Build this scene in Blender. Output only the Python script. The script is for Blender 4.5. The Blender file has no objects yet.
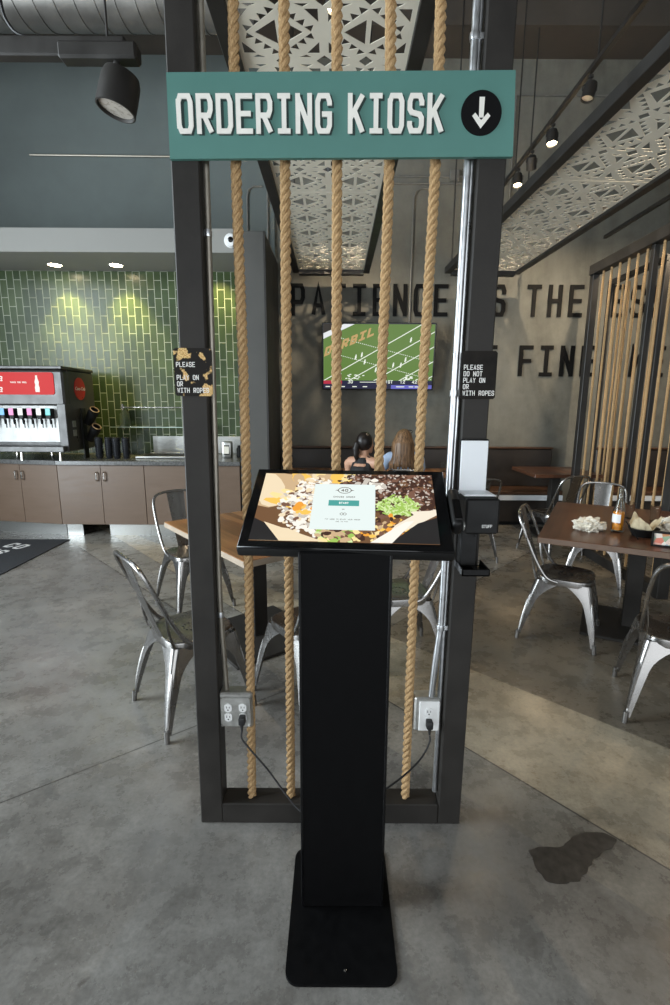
import bpy, bmesh, math, random
from mathutils import Vector, Matrix, noise
random.seed(7)
SC = bpy.context.scene
COL = SC.collection
PI = math.pi

# ------------------------------------------------------------------ camera, sky, light, exposure
F_PX, CAM_H = 495.0, 1.58
PITCH, ROLL = math.atan(97.5/495.0), math.radians(0.3)
cam_data = bpy.data.cameras.new('camera')
cam_data.sensor_fit = 'VERTICAL'
cam_data.sensor_height = 36.0
cam_data.sensor_width = 24.0
cam_data.lens = 36.0*F_PX/1005.0
cam_data.clip_start = 0.05
cam = bpy.data.objects.new('camera', cam_data)
COL.objects.link(cam)
cam.matrix_world = (Matrix.Translation((0, 0, CAM_H)) @ Matrix.Rotation(PI/2 - PITCH, 4, 'X')
                    @ Matrix.Rotation(ROLL, 4, 'Z'))
SC.camera = cam

vs = SC.view_settings
SC.display_settings.display_device = 'sRGB'
vs.view_transform = 'Standard'; vs.look = 'None'; vs.gamma = 1.0
vs.use_curve_mapping = False
vs.exposure = 0.25

world = bpy.data.worlds.new('sky'); SC.world = world
world.use_nodes = True
wn = world.node_tree.nodes['Background']
wn.inputs[0].default_value = (0.80, 0.90, 1.0, 1)
wn.inputs[1].default_value = 1.8

def area_light(name, loc, target, sx, sy, power, color, portal=False):
    l = bpy.data.lights.new(name, 'AREA'); l.shape = 'RECTANGLE'; l.size = sx; l.size_y = sy
    l.energy = power; l.color = color
    o = bpy.data.objects.new(name, l); COL.objects.link(o)
    o.location = loc
    o.rotation_euler = (Vector(target)-Vector(loc)).to_track_quat('-Z', 'Z').to_euler()
    if portal: l.cycles.is_portal = True
    return o
# daylight through the shop front behind the camera and the windows of the left wall
area_light('window_daylight', (1.0, -3.85, 1.9), (1.0, 5, 1.6), 8.0, 3.2, 75, (1.0, 0.95, 0.88))
area_light('window_daylight', (-5.85, 1.2, 2.0), (5, 1.2, 1.6), 6.0, 3.2, 800, (0.84, 0.94, 1.0))
def spot(name, loc, target, power, color, angle, blend=0.6, r=0.03):
    l = bpy.data.lights.new(name, 'SPOT'); l.energy = power; l.color = color
    l.spot_size = math.radians(angle); l.spot_blend = blend; l.shadow_soft_size = r
    o = bpy.data.objects.new(name, l); COL.objects.link(o); o.location = loc
    o.rotation_euler = (Vector(target)-Vector(loc)).to_track_quat('-Z', 'Y').to_euler()
    return o
WARM = (1.0, 0.80, 0.56)

# ------------------------------------------------------------------ helpers: naming
def tag(o, label=None, cat=None, group=None, kind=None):
    if label: o['label'] = label
    if cat: o['category'] = cat
    if group: o['group'] = group
    if kind: o['kind'] = kind
    return o
def thing(name, label, cat, loc=(0, 0, 0), rz=0, group=None):
    o = bpy.data.objects.new(name, None); COL.objects.link(o)
    o.empty_display_size = 0.1
    o.location = loc; o.rotation_euler = (0, 0, rz)
    return tag(o, label, cat, group)
def obj(name, bm, mats, parent=None, smooth=True, label=None):
    bmesh.ops.recalc_face_normals(bm, faces=bm.faces[:])
    me = bpy.data.meshes.new(name); bm.to_mesh(me); bm.free()
    if not isinstance(mats, (list, tuple)): mats = [mats]
    for m in mats: me.materials.append(m)
    if smooth:
        for p in me.polygons: p.use_smooth = True
        try: me.set_sharp_from_angle(angle=math.radians(38))
        except Exception: pass
    o = bpy.data.objects.new(name, me); COL.objects.link(o)
    if parent: o.parent = parent
    if label: o['label'] = label
    return o
def struct(name, bm, mats, smooth=False):
    o = obj(name, bm, mats, None, smooth); o['kind'] = 'structure'; return o
def dup(root, loc, rz, label=None, group=None):
    r = root.copy(); COL.objects.link(r); r.location = loc; r.rotation_euler = (0, 0, rz)
    if label: r['label'] = label
    if group: r['group'] = group
    for ch in list(root.children):
        c = ch.copy(); COL.objects.link(c); c.parent = r
        for g in ch.children:
            d = g.copy(); COL.objects.link(d); d.parent = c
    return r
def lean(z): return 0.0075*z           # the steel frame leans a touch to the right

# ------------------------------------------------------------------ helpers: shapes
def M4(loc=(0, 0, 0), rx=0, ry=0, rz=0):
    return (Matrix.Translation(loc) @ Matrix.Rotation(rz, 4, 'Z') @ Matrix.Rotation(ry, 4, 'Y')
            @ Matrix.Rotation(rx, 4, 'X'))
def box(bm, c, s, bev=0.0, M=None, mi=0, seg=1):
    t = bmesh.new()
    bmesh.ops.create_cube(t, size=1.0)
    for v in t.verts: v.co = Vector((v.co.x*s[0], v.co.y*s[1], v.co.z*s[2]))
    if bev > 0:
        bmesh.ops.bevel(t, geom=t.edges[:], offset=min(bev, min(s)*0.45), segments=seg, affect='EDGES', profile=0.5)
    X = Matrix.Translation(c)
    if M is not None: X = M @ X
    merge(bm, t, X, mi)
def bx(bm, x0, x1, y0, y1, z0, z1, bev=0.0, M=None, mi=0):
    box(bm, ((x0+x1)/2, (y0+y1)/2, (z0+z1)/2), (x1-x0, y1-y0, z1-z0), bev, M, mi)
def merge(bm, t, X=None, mi=0):
    vm = {}
    for v in t.verts: vm[v] = bm.verts.new(X @ v.co if X is not None else v.co)
    for f in t.faces:
        try:
            nf = bm.faces.new([vm[v] for v in f.verts]); nf.material_index = mi
        except ValueError: pass
    t.free()
def rings(bm, rs, cap0=True, cap1=True, closed=True, mi=0):
    prev = None; first = None
    for r in rs:
        cur = [bm.verts.new(p) for p in r]
        if prev:
            n = len(cur)
            for i in range(n if closed else n-1):
                j = (i+1) % n
                f = bm.faces.new((prev[i], prev[j], cur[j], cur[i])); f.material_index = mi
        else: first = cur
        prev = cur
    if cap0 and closed: bm.faces.new(first[::-1]).material_index = mi
    if cap1 and closed: bm.faces.new(prev).material_index = mi
def tube(bm, pts, r, n=8, mi=0, M=None, flat=1.0, closed=False, cap=True):
    pts = [Vector(p) for p in pts]
    N = len(pts)
    rr = r if isinstance(r, (list, tuple)) else [r]*N
    tan = []
    for i in range(N):
        a = pts[(i-1) % N] if (closed or i > 0) else pts[i]
        b = pts[(i+1) % N] if (closed or i < N-1) else pts[i]
        tan.append((b-a).normalized())
    up = Vector((0, 0, 1)) if abs(tan[0].z) < 0.9 else Vector((1, 0, 0))
    u = tan[0].cross(up).normalized()
    out = []
    for i in range(N):
        u = (u - tan[i]*u.dot(tan[i])).normalized()
        w = tan[i].cross(u)
        ring = []
        for k in range(n):
            a = 2*PI*k/n
            p = pts[i] + u*(math.cos(a)*rr[i]) + w*(math.sin(a)*rr[i]*flat)
            ring.append(M @ p if M is not None else p)
        out.append(ring)
    if closed: out.append(out[0])
    rings(bm, out, cap and not closed, cap and not closed, True, mi)
def lathe(bm, prof, c=(0, 0, 0), n=24, mi=0, M=None, cap0=True, cap1=True):
    out = []
    for r, z in prof:
        ring = []
        for k in range(n):
            a = 2*PI*k/n
            p = Vector((c[0]+r*math.cos(a), c[1]+r*math.sin(a), c[2]+z))
            ring.append(M @ p if M is not None else p)
        out.append(ring)
    rings(bm, out, cap0, cap1, True, mi)
def prism(bm, pts, z0, z1, M=None, mi=0):
    X = M if M is not None else Matrix.Identity(4)
    a = [bm.verts.new(X @ Vector((x, y, z0))) for x, y in pts]
    b = [bm.verts.new(X @ Vector((x, y, z1))) for x, y in pts]
    n = len(pts)
    bm.faces.new(a[::-1]).material_index = mi
    bm.faces.new(b).material_index = mi
    for i in range(n):
        j = (i+1) % n
        bm.faces.new((a[i], a[j], b[j], b[i])).material_index = mi
def poly(bm, pts, z, M=None, mi=0):
    X = M if M is not None else Matrix.Identity(4)
    bm.faces.new([bm.verts.new(X @ Vector((x, y, z))) for x, y in pts]).material_index = mi
def spline(pts, per=8):
    P = [Vector(p) for p in pts]; out = []
    for i in range(len(P)-1):
        p0 = P[i-1] if i > 0 else P[i]*2-P[i+1]
        p1, p2 = P[i], P[i+1]
        p3 = P[i+2] if i+2 < len(P) else P[i+1]*2-P[i]
        for k in range(per):
            t = k/per
            out.append(0.5*((2*p1)+(p2-p0)*t+(2*p0-5*p1+4*p2-p3)*t*t+(3*p1-p0-3*p2+p3)*t**3))
    out.append(P[-1]); return out
FACE = Matrix.Rotation(PI/2, 4, 'X')      # local x right, y up, z towards the camera (-Y)
def facing(x, y, z, rx=0, rz=0):          # a plate that faces -Y at (x, y, z)
    return Matrix.Translation((x, y, z)) @ Matrix.Rotation(rz, 4, 'Z') @ Matrix.Rotation(PI/2+rx, 4, 'X')

# ------------------------------------------------------------------ chamfered stroke lettering
def _g():
    c = .16
    G = {}
    O = [(0, c), (0, 1-c), (c, 1), (1-c, 1), (1, 1-c), (1, c), (1-c, 0), (c, 0), (0, c), (0, 1-c)]
    G['O'] = [O]; G['D'] = [[(0, .5), (0, 1), (1-c, 1), (1, 1-c), (1, c), (1-c, 0), (0, 0), (0, .5)]]
    G['R'] = [[(0, 0), (0, 1), (1-c, 1), (1, 1-c), (1, .45+c), (1-c, .45), (0, .45)], [(.45, .45), (1, 0)]]
    G['P'] = [[(0, 0), (0, 1), (1-c, 1), (1, 1-c), (1, .42+c), (1-c, .42), (0, .42)]]
    G['E'] = [[(1, 0), (0, 0), (0, 1), (1, 1)], [(0, .5), (.85, .5)]]
    G['F'] = [[(0, 0), (0, 1), (1, 1)], [(0, .5), (.85, .5)]]
    G['I'] = [[(.5, 0), (.5, 1)], [(.05, 1), (.95, 1)], [(.05, 0), (.95, 0)]]
    G['N'] = [[(0, 0), (0, 1)], [(1, 0), (1, 1)], [(0.03, .95), (.97, .05)]]
    G['G'] = [[(1, .8), (1, 1-c), (1-c, 1), (c, 1), (0, 1-c), (0, c), (c, 0), (1-c, 0), (1, c), (1, .48), (.55, .48)]]
    G['C'] = [[(1, .75), (1, 1-c), (1-c, 1), (c, 1), (0, 1-c), (0, c), (c, 0), (1-c, 0), (1, c), (1, .25)]]
    G['S'] = [[(1, .8), (1, 1-c), (1-c, 1), (c, 1), (0, 1-c), (0, .55+c*.5), (c, .5+.03), (1-c, .47), (1, .45-c*.5), (1, c), (1-c, 0), (c, 0), (0, c), (0, .2)]]
    G['K'] = [[(0, 0), (0, 1)], [(0.03, .38), (1, 1)], [(.35, .58), (1, 0)]]
    G['A'] = [[(0, 0), (.5, 1), (1, 0)], [(.2, .3), (.8, .3)]]
    G['T'] = [[(.5, 0), (.5, 1)], [(0, 1), (1, 1)]]
    G['H'] = [[(0, 0), (0, 1)], [(1, 0), (1, 1)], [(0, .5), (1, .5)]]
    G['M'] = [[(0, 0), (0, 1), (.5, .45), (1, 1), (1, 0)]]
    G['L'] = [[(0, 1), (0, 0), (1, 0)]]
    G['Y'] = [[(0, 1), (.5, .5), (1, 1)], [(.5, .5), (.5, 0)]]
    G['W'] = [[(0, 1), (.22, 0), (.5, .72), (.78, 0), (1, 1)]]
    G['B'] = [[(0, .5), (0, 1), (1-c, 1), (1, 1-c), (1, .5+c), (1-c, .5), (0, .5)], [(1-c, .5), (1, .5-c), (1, c), (1-c, 0), (0, 0), (0, .5)]]
    G['U'] = [[(0, 1), (0, c), (c, 0), (1-c, 0), (1, c), (1, 1)]]
    G['V'] = [[(0, 1), (.5, 0), (1, 1)]]
    G['0'] = [O]; G['4'] = [[(.75, 0), (.75, 1), (0, .3), (1, .3)]]
    G['1'] = [[(.2, .8), (.5, 1), (.5, 0)]]; G['2'] = [[(0, .8), (0, 1-c), (c, 1), (1-c, 1), (1, 1-c), (1, .6), (0, 0), (1, 0)]]
    G['7'] = [[(0, 1), (1, 1), (.4, 0)]]
    G['3'] = [[(0, 1), (1, 1), (.5, .55), (1, .45), (1, c), (1-c, 0), (0, 0)]]
    return G
GLYPH = _g()
def glyph(bm, ch, x, y, w, h, t, z0, z1, M, mi=0):
    """one letter in the box (x, y, w, h) drawn with strokes of width t"""
    if ch not in GLYPH: return
    iw, ih = w-t, h-t
    for jj, pl in enumerate(GLYPH[ch]):
        P = [Vector((x+t/2+a*iw, y+t/2+b*ih)) for a, b in pl]
        L, R = [], []
        for i, p in enumerate(P):
            d0 = (p-P[i-1]).normalized() if i > 0 else None
            d1 = (P[i+1]-p).normalized() if i < len(P)-1 else None
            if d0 is None: q, n = p-d1*t*(.5 if d1.x == 0 or d1.y == 0 else .2), Vector((-d1.y, d1.x))*t/2
            elif d1 is None: q, n = p+d0*t*(.5 if d0.x == 0 or d0.y == 0 else .2), Vector((-d0.y, d0.x))*t/2
            else:
                n0 = Vector((-d0.y, d0.x)); n1 = Vector((-d1.y, d1.x)); b = (n0+n1)
                if b.length < 1e-4: b = n0
                b.normalize(); q, n = p, b*(t/2/max(.45, b.dot(n0)))
            L.append(q+n); R.append(q-n)
        for i in range(len(P)-1):
            prism(bm, [tuple(R[i]), tuple(R[i+1]), tuple(L[i+1]), tuple(L[i])], z0, z1+(z1-z0)*0.035*(i+3*jj), M, mi)
def text_bm(bm, s, x, y, w, h, pitch, t, z0, z1, M, mi=0):
    for i, ch in enumerate(s): glyph(bm, ch, x+i*pitch, y, w, h, t, z0, z1, M, mi)
def font_mesh(body, size, ext, M, shear=0.0):
    cu = bpy.data.curves.new('lettering', 'FONT'); cu.body = body; cu.size = size; cu.extrude = ext
    cu.shear = shear; cu.align_x = 'CENTER'; cu.align_y = 'CENTER'; cu.resolution_u = 3
    o = bpy.data.objects.new('lettering', cu)
    COL.objects.link(o)
    dg = bpy.context.evaluated_depsgraph_get()
    me = bpy.data.meshes.new_from_object(o.evaluated_get(dg))
    bpy.data.objects.remove(o); bpy.data.curves.remove(cu)
    bm = bmesh.new(); bm.from_mesh(me); bpy.data.meshes.remove(me)
    bmesh.ops.transform(bm, matrix=M, verts=bm.verts[:])
    return bm

# ------------------------------------------------------------------ materials
def nmat(name):
    m = bpy.data.materials.new(name); m.use_nodes = True
    nt = m.node_tree; b = nt.nodes['Principled BSDF']
    return m, nt, b
def N(nt, typ, **kw):
    n = nt.nodes.new(typ)
    for k, v in kw.items():
        if k in ('operation', 'blend_type', 'data_type', 'feature', 'distance', 'noise_dimensions', 'wave_type', 'bands_direction'): setattr(n, k, v)
        else: n.inputs[k].default_value = v
    return n
def ramp(nt, fac, stops):
    r = nt.nodes.new('ShaderNodeValToRGB')
    while len(r.color_ramp.elements) < len(stops): r.color_ramp.elements.new(0.5)
    for e, (p, c) in zip(r.color_ramp.elements, stops):
        e.position = p; e.color = (*c, 1)
    nt.links.new(fac, r.inputs[0]); return r.outputs[0]
def math_n(nt, op, a, b=None, clamp=False):
    n = nt.nodes.new('ShaderNodeMath'); n.operation = op; n.use_clamp = clamp
    for i, v in enumerate((a, b)):
        if v is None: continue
        if isinstance(v, (int, float)): n.inputs[i].default_value = v
        else: nt.links.new(v, n.inputs[i])
    return n.outputs[0]
def mixc(nt, fac, a, b, mode='MIX'):
    n = nt.nodes.new('ShaderNodeMix'); n.data_type = 'RGBA'; n.blend_type = mode
    for idx, v in ((0, fac), (6, a), (7, b)):
        if isinstance(v, (int, float)): n.inputs[idx].default_value = v
        elif isinstance(v, tuple): n.inputs[idx].default_value = (*v, 1)
        else: nt.links.new(v, n.inputs[idx])
    return n.outputs[2]
def simple(name, c, rough=0.5, metal=0.0, var=0.15, scale=12.0, bump=0.0, bscale=200.0, rvar=0.1, coat=0.0, spec=None, stretch=None):
    m, nt, b = nmat(name)
    tc = nt.nodes.new('ShaderNodeTexCoord')
    src = tc.outputs['Object']
    if stretch:
        mp = nt.nodes.new('ShaderNodeMapping'); mp.inputs['Scale'].default_value = stretch
        nt.links.new(src, mp.inputs[0]); src = mp.outputs[0]
    n = N(nt, 'ShaderNodeTexNoise', Scale=scale, Detail=5.0, Roughness=0.6)
    nt.links.new(src, n.inputs['Vector'])
    lo = tuple(max(0, v*(1-var)) for v in c); hi = tuple(min(1, v*(1+var)) for v in c)
    nt.links.new(ramp(nt, n.outputs[0], [(0.3, lo), (0.7, hi)]), b.inputs['Base Color'])
    r = ramp(nt, n.outputs[0], [(0.3, (max(0, rough-rvar),)*3), (0.7, (min(1, rough+rvar),)*3)])
    nt.links.new(r, b.inputs['Roughness'])
    b.inputs['Metallic'].default_value = metal
    if coat: b.inputs['Coat Weight'].default_value = coat; b.inputs['Coat Roughness'].default_value = 0.08
    if spec is not None: b.inputs['Specular IOR Level'].default_value = spec
    if bump:
        n2 = N(nt, 'ShaderNodeTexNoise', Scale=bscale, Detail=3.0)
        nt.links.new(src, n2.inputs['Vector'])
        bp = N(nt, 'ShaderNodeBump', Strength=bump, Distance=0.002)
        nt.links.new(n2.outputs[0], bp.inputs['Height']); nt.links.new(bp.outputs[0], b.inputs['Normal'])
    return m
def emit(name, c, strength=1.0, rough=0.1, base=(0.01, 0.01, 0.01)):
    m, nt, b = nmat(name)
    b.inputs['Specular IOR Level'].default_value = 0.12
    b.inputs['Base Color'].default_value = (*base, 1)
    b.inputs['Roughness'].default_value = rough
    b.inputs['Emission Color'].default_value = (*c, 1)
    b.inputs['Emission Strength'].default_value = strength
    return m
def glass(name, c=(1, 1, 1), rough=0.02, ior=1.3):
    m, nt, b = nmat(name)
    b.inputs['Base Color'].default_value = (*c, 1); b.inputs['Roughness'].default_value = rough
    b.inputs['Transmission Weight'].default_value = 1.0; b.inputs['IOR'].default_value = ior
    return m

MAT = {}
MAT['steel_black'] = simple('black painted steel', (0.027, 0.0245, 0.022), 0.55, 0.0, 0.25, 6, 0.15, 90, 0.08, spec=0.22)
MAT['steel_dark'] = simple('dark steel beam', (0.022, 0.020, 0.018), 0.5, 0.1, 0.3, 5, 0.1, 60)
MAT['kiosk_black'] = simple('satin black powder coat', (0.003, 0.003, 0.0033), 0.55, 0.0, 0.2, 30, 0.1, 500, 0.06, spec=0.09)
MAT['gloss_black'] = simple('gloss black plastic', (0.004, 0.004, 0.0045), 0.12, 0.0, 0.2, 20, 0, 200, 0.03, spec=0.35)
MAT['matt_black'] = simple('matt black plastic', (0.009, 0.009, 0.009), 0.5, 0.0, 0.2, 20, spec=0.25)
MAT['galv'] = simple('galvanised steel conduit', (0.62, 0.64, 0.66), 0.34, 0.95, 0.15, 25, 0.05, 150, 0.08)
MAT['box_steel'] = simple('stamped zinc box', (0.50, 0.50, 0.48), 0.42, 0.85, 0.2, 30)
MAT['white_plastic'] = simple('white plastic', (0.78, 0.78, 0.77), 0.35, 0.0, 0.03, 20)
MAT['chair'] = simple('clear coated gunmetal steel', (0.30, 0.29, 0.28), 0.26, 0.95, 0.06, 9, 0, 120, 0.04)
MAT['chair_foot'] = simple('grey foot ferrule', (0.26, 0.25, 0.24), 0.35, 0.9, 0.1, 10)
MAT['dark_hole'] = simple('dark perforation', (0.02, 0.02, 0.02), 0.7)
MAT['teal'] = simple('teal painted sign board', (0.076, 0.205, 0.178), 0.5, 0.0, 0.06, 3, 0.12, 300, 0.05)
MAT['sign_white'] = simple('warm white sign lettering', (0.82, 0.80, 0.74), 0.5, 0, 0.04, 20)
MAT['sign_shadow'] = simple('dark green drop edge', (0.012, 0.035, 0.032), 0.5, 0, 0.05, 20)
MAT['sign_black'] = simple('black sign disc', (0.004, 0.004, 0.0045), 0.6, 0, 0.05, 20, spec=0.12)
MAT['notice'] = simple('black notice plate', (0.012, 0.010, 0.008), 0.5, 0, 0.6, 14, 0, 200, 0.04, spec=0.1)
MAT['notice_text'] = simple('white notice lettering', (0.78, 0.77, 0.74), 0.5, 0, 0.05, 30)
MAT['wall_letter'] = simple('black wall lettering', (0.006, 0.006, 0.006), 0.5, 0, 0.2, 8, spec=0.12)
MAT['counter_top'] = simple('dark grey solid worktop', (0.085, 0.085, 0.082), 0.28, 0, 0.15, 40)
MAT['cabinet'] = simple('taupe laminate door', (0.122, 0.078, 0.050), 0.42, 0, 0.08, 4, 0, 200, 0.08, stretch=(1, 1, 6))
MAT['carcass'] = simple('brown laminate carcass', (0.10, 0.075, 0.058), 0.5, 0, 0.1, 5)
MAT['brushed'] = simple('brushed stainless steel', (0.46, 0.46, 0.44), 0.32, 1.0, 0.08, 30, 0.04, 60, 0.06, stretch=(1, 1, 14))
MAT['chrome'] = simple('polished handle steel', (0.72, 0.70, 0.66), 0.16, 1.0, 0.05, 20)
MAT['soda_body'] = simple('charcoal machine casing', (0.055, 0.053, 0.050), 0.35, 0.1, 0.1, 8)
MAT['bench'] = simple('dark brown bench vinyl', (0.024, 0.018, 0.014), 0.45, 0, 0.3, 7, 0.2, 40)
MAT['bench_wood'] = simple('stained bench wood', (0.075, 0.034, 0.016), 0.45, 0, 0.3, 4, stretch=(1, 6, 6))
MAT['paper'] = simple('crumpled white paper', (0.72, 0.68, 0.58), 0.8, 0, 0.08, 20, 0.4, 60)
MAT['wax_paper'] = simple('cream basket liner paper', (0.62, 0.52, 0.34), 0.7, 0, 0.12, 20, 0.3, 50)
MAT['skin'] = simple('skin', (0.52, 0.29, 0.19), 0.5, 0, 0.06, 15)
MAT['hair_dark'] = simple('black hair', (0.010, 0.007, 0.006), 0.35, 0, 0.4, 40, 0.5, 90, stretch=(1, 1, .08))
MAT['hair_brown'] = simple('long brown hair', (0.20, 0.115, 0.058), 0.42, 0, 0.75, 60, 0.8, 120, stretch=(1, 1, .06))
MAT['black_cloth'] = simple('black cotton', (0.012, 0.012, 0.013), 0.8, 0, 0.2, 20)
MAT['blue_cloth'] = simple('pale blue cotton', (0.36, 0.46, 0.62), 0.8, 0, 0.12, 14, 0.3, 40)
MAT['denim'] = simple('dark denim', (0.03, 0.045, 0.08), 0.85, 0, 0.2, 40)
MAT['shoe'] = simple('dark shoe', (0.02, 0.018, 0.017), 0.5)
MAT['panel'] = simple('cream laser cut ceiling panel', (0.80, 0.75, 0.63), 0.8, 0, 0.06, 3, spec=0.2)
MAT['duct'] = simple('painted spiral duct', (0.20, 0.19, 0.175), 0.4, 0.6, 0.2, 4)
MAT['grey_post'] = simple('grey painted wing wall', (0.066, 0.064, 0.058), 0.6, 0, 0.15, 3, 0.2, 60)
MAT['cup'] = simple('black stacked cup', (0.016, 0.017, 0.020), 0.25, 0, 0.1, 10)
MAT['red'] = emit('lit red panel', (0.80, 0.012, 0.010), 0.62, 0.4, (0.06, 0.003, 0.003))
MAT['red_flat'] = simple('red round emblem', (0.50, 0.025, 0.022), 0.35, 0, 0.05, 20)
MAT['white_lit'] = emit('lit white lettering', (0.95, 0.92, 0.85), 0.8, 0.2)
MAT['lamp_warm'] = emit('warm lamp lens', (1.0, 0.80, 0.50), 40.0)
MAT['lamp_off'] = simple('dusty lamp lens', (0.34, 0.31, 0.27), 0.3, 0, 0.15, 30)
MAT['orange'] = simple('orange soda', (0.90, 0.30, 0.02), 0.2, 0, 0.05, 20)
MAT['glass'] = glass('clear glass', (0.92, 0.96, 0.94), 0.02, 1.3)
MAT['plastic_clear'] = glass('clear plastic cup', (0.93, 0.95, 0.95), 0.06, 1.15)
MAT['mat'] = simple('dark rubber backed floor mat', (0.022, 0.024, 0.028), 0.9, 0, 0.3, 60, 0.6, 250)
MAT['cord'] = simple('black power cord', (0.010, 0.010, 0.011), 0.5)
MAT['dispenser_white'] = simple('pale dispenser board', (0.80, 0.83, 0.86), 0.4, 0, 0.03, 4)
MAT['brass'] = simple('brass plate', (0.55, 0.40, 0.16), 0.35, 0.8, 0.1, 10)
MAT['ceil'] = simple('dark painted ceiling', (0.060, 0.050, 0.040), 0.8, 0, 0.25, 2)
MAT['soffit'] = simple('pale grey soffit paint', (0.25, 0.246, 0.228), 0.75, 0, 0.05, 2)
MAT['jug'] = glass('frosted jug plastic', (0.86, 0.93, 0.92), 0.35, 1.2)
MAT['wall_side'] = simple('plain side wall paint', (0.24, 0.235, 0.22), 0.8, 0, 0.1, 2)

def concrete_wall():
    m, nt, b = nmat('mottled plaster wall')
    tc = nt.nodes.new('ShaderNodeTexCoord')
    a = N(nt, 'ShaderNodeTexNoise', Scale=0.9, Detail=6.0, Roughness=0.62, Distortion=0.6)
    c = N(nt, 'ShaderNodeTexNoise', Scale=5.0, Detail=6.0, Roughness=0.7)
    mp = nt.nodes.new('ShaderNodeMapping'); mp.inputs['Scale'].default_value = (1.2, 1, 0.35)
    nt.links.new(tc.outputs['Object'], mp.inputs[0])
    nt.links.new(mp.outputs[0], a.inputs['Vector']); nt.links.new(tc.outputs['Object'], c.inputs['Vector'])
    s = math_n(nt, 'ADD', math_n(nt, 'MULTIPLY', a.outputs[0], 0.7), math_n(nt, 'MULTIPLY', c.outputs[0], 0.3))
    col = ramp(nt, s, [(0.34, (0.075, 0.072, 0.058)), (0.5, (0.138, 0.135, 0.113)), (0.66, (0.190, 0.186, 0.158))])
    nt.links.new(col, b.inputs['Base Color']); b.inputs['Roughness'].default_value = 0.75
    bp = N(nt, 'ShaderNodeBump', Strength=0.15, Distance=0.01)
    nt.links.new(c.outputs[0], bp.inputs['Height']); nt.links.new(bp.outputs[0], b.inputs['Normal'])
    return m
MAT['plaster'] = concrete_wall()

def tile_mat():
    m, nt, b = nmat('green glazed wall tile')
    tc = nt.nodes.new('ShaderNodeTexCoord')
    sp = nt.nodes.new('ShaderNodeSeparateXYZ'); nt.links.new(tc.outputs['Object'], sp.inputs[0])
    cb = nt.nodes.new('ShaderNodeCombineXYZ')
    nt.links.new(sp.outputs[2], cb.inputs[0]); nt.links.new(sp.outputs[0], cb.inputs[1])
    br = nt.nodes.new('ShaderNodeTexBrick')
    nt.links.new(cb.outputs[0], br.inputs['Vector'])
    br.offset = 0.5
    br.inputs['Scale'].default_value = 1.0
    br.inputs['Brick Width'].default_value = 0.215; br.inputs['Row Height'].default_value = 0.089
    br.inputs['Mortar Size'].default_value = 0.0042; br.inputs['Mortar Smooth'].default_value = 0.1
    br.inputs['Color1'].default_value = (0.034, 0.054, 0.024, 1)
    br.inputs['Color2'].default_value = (0.058, 0.084, 0.032, 1)
    br.inputs['Mortar'].default_value = (0.34, 0.36, 0.28, 1)
    n = N(nt, 'ShaderNodeTexNoise', Scale=3.0, Detail=3.0)
    nt.links.new(cb.outputs[0], n.inputs['Vector'])
    col = mixc(nt, 1.0, br.outputs['Color'], ramp(nt, n.outputs[0], [(0.3, (0.75, 0.75, 0.75)), (0.7, (1.2, 1.2, 1.2))]), 'MULTIPLY')
    nt.links.new(col, b.inputs['Base Color'])
    nt.links.new(math_n(nt, 'ADD', math_n(nt, 'MULTIPLY', br.outputs['Fac'], 0.4), 0.27), b.inputs['Roughness'])
    n3 = N(nt, 'ShaderNodeTexNoise', Scale=9.0, Detail=2.0)
    nt.links.new(cb.outputs[0], n3.inputs['Vector'])
    h = math_n(nt, 'SUBTRACT', math_n(nt, 'MULTIPLY', n3.outputs[0], 0.4), br.outputs['Fac'])
    b.inputs['Specular IOR Level'].default_value = 0.3
    bp = N(nt, 'ShaderNodeBump', Strength=0.5, Distance=0.006)
    nt.links.new(h, bp.inputs['Height']); nt.links.new(bp.outputs[0], b.inputs['Normal'])
    return m
MAT['tile'] = tile_mat()

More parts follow.
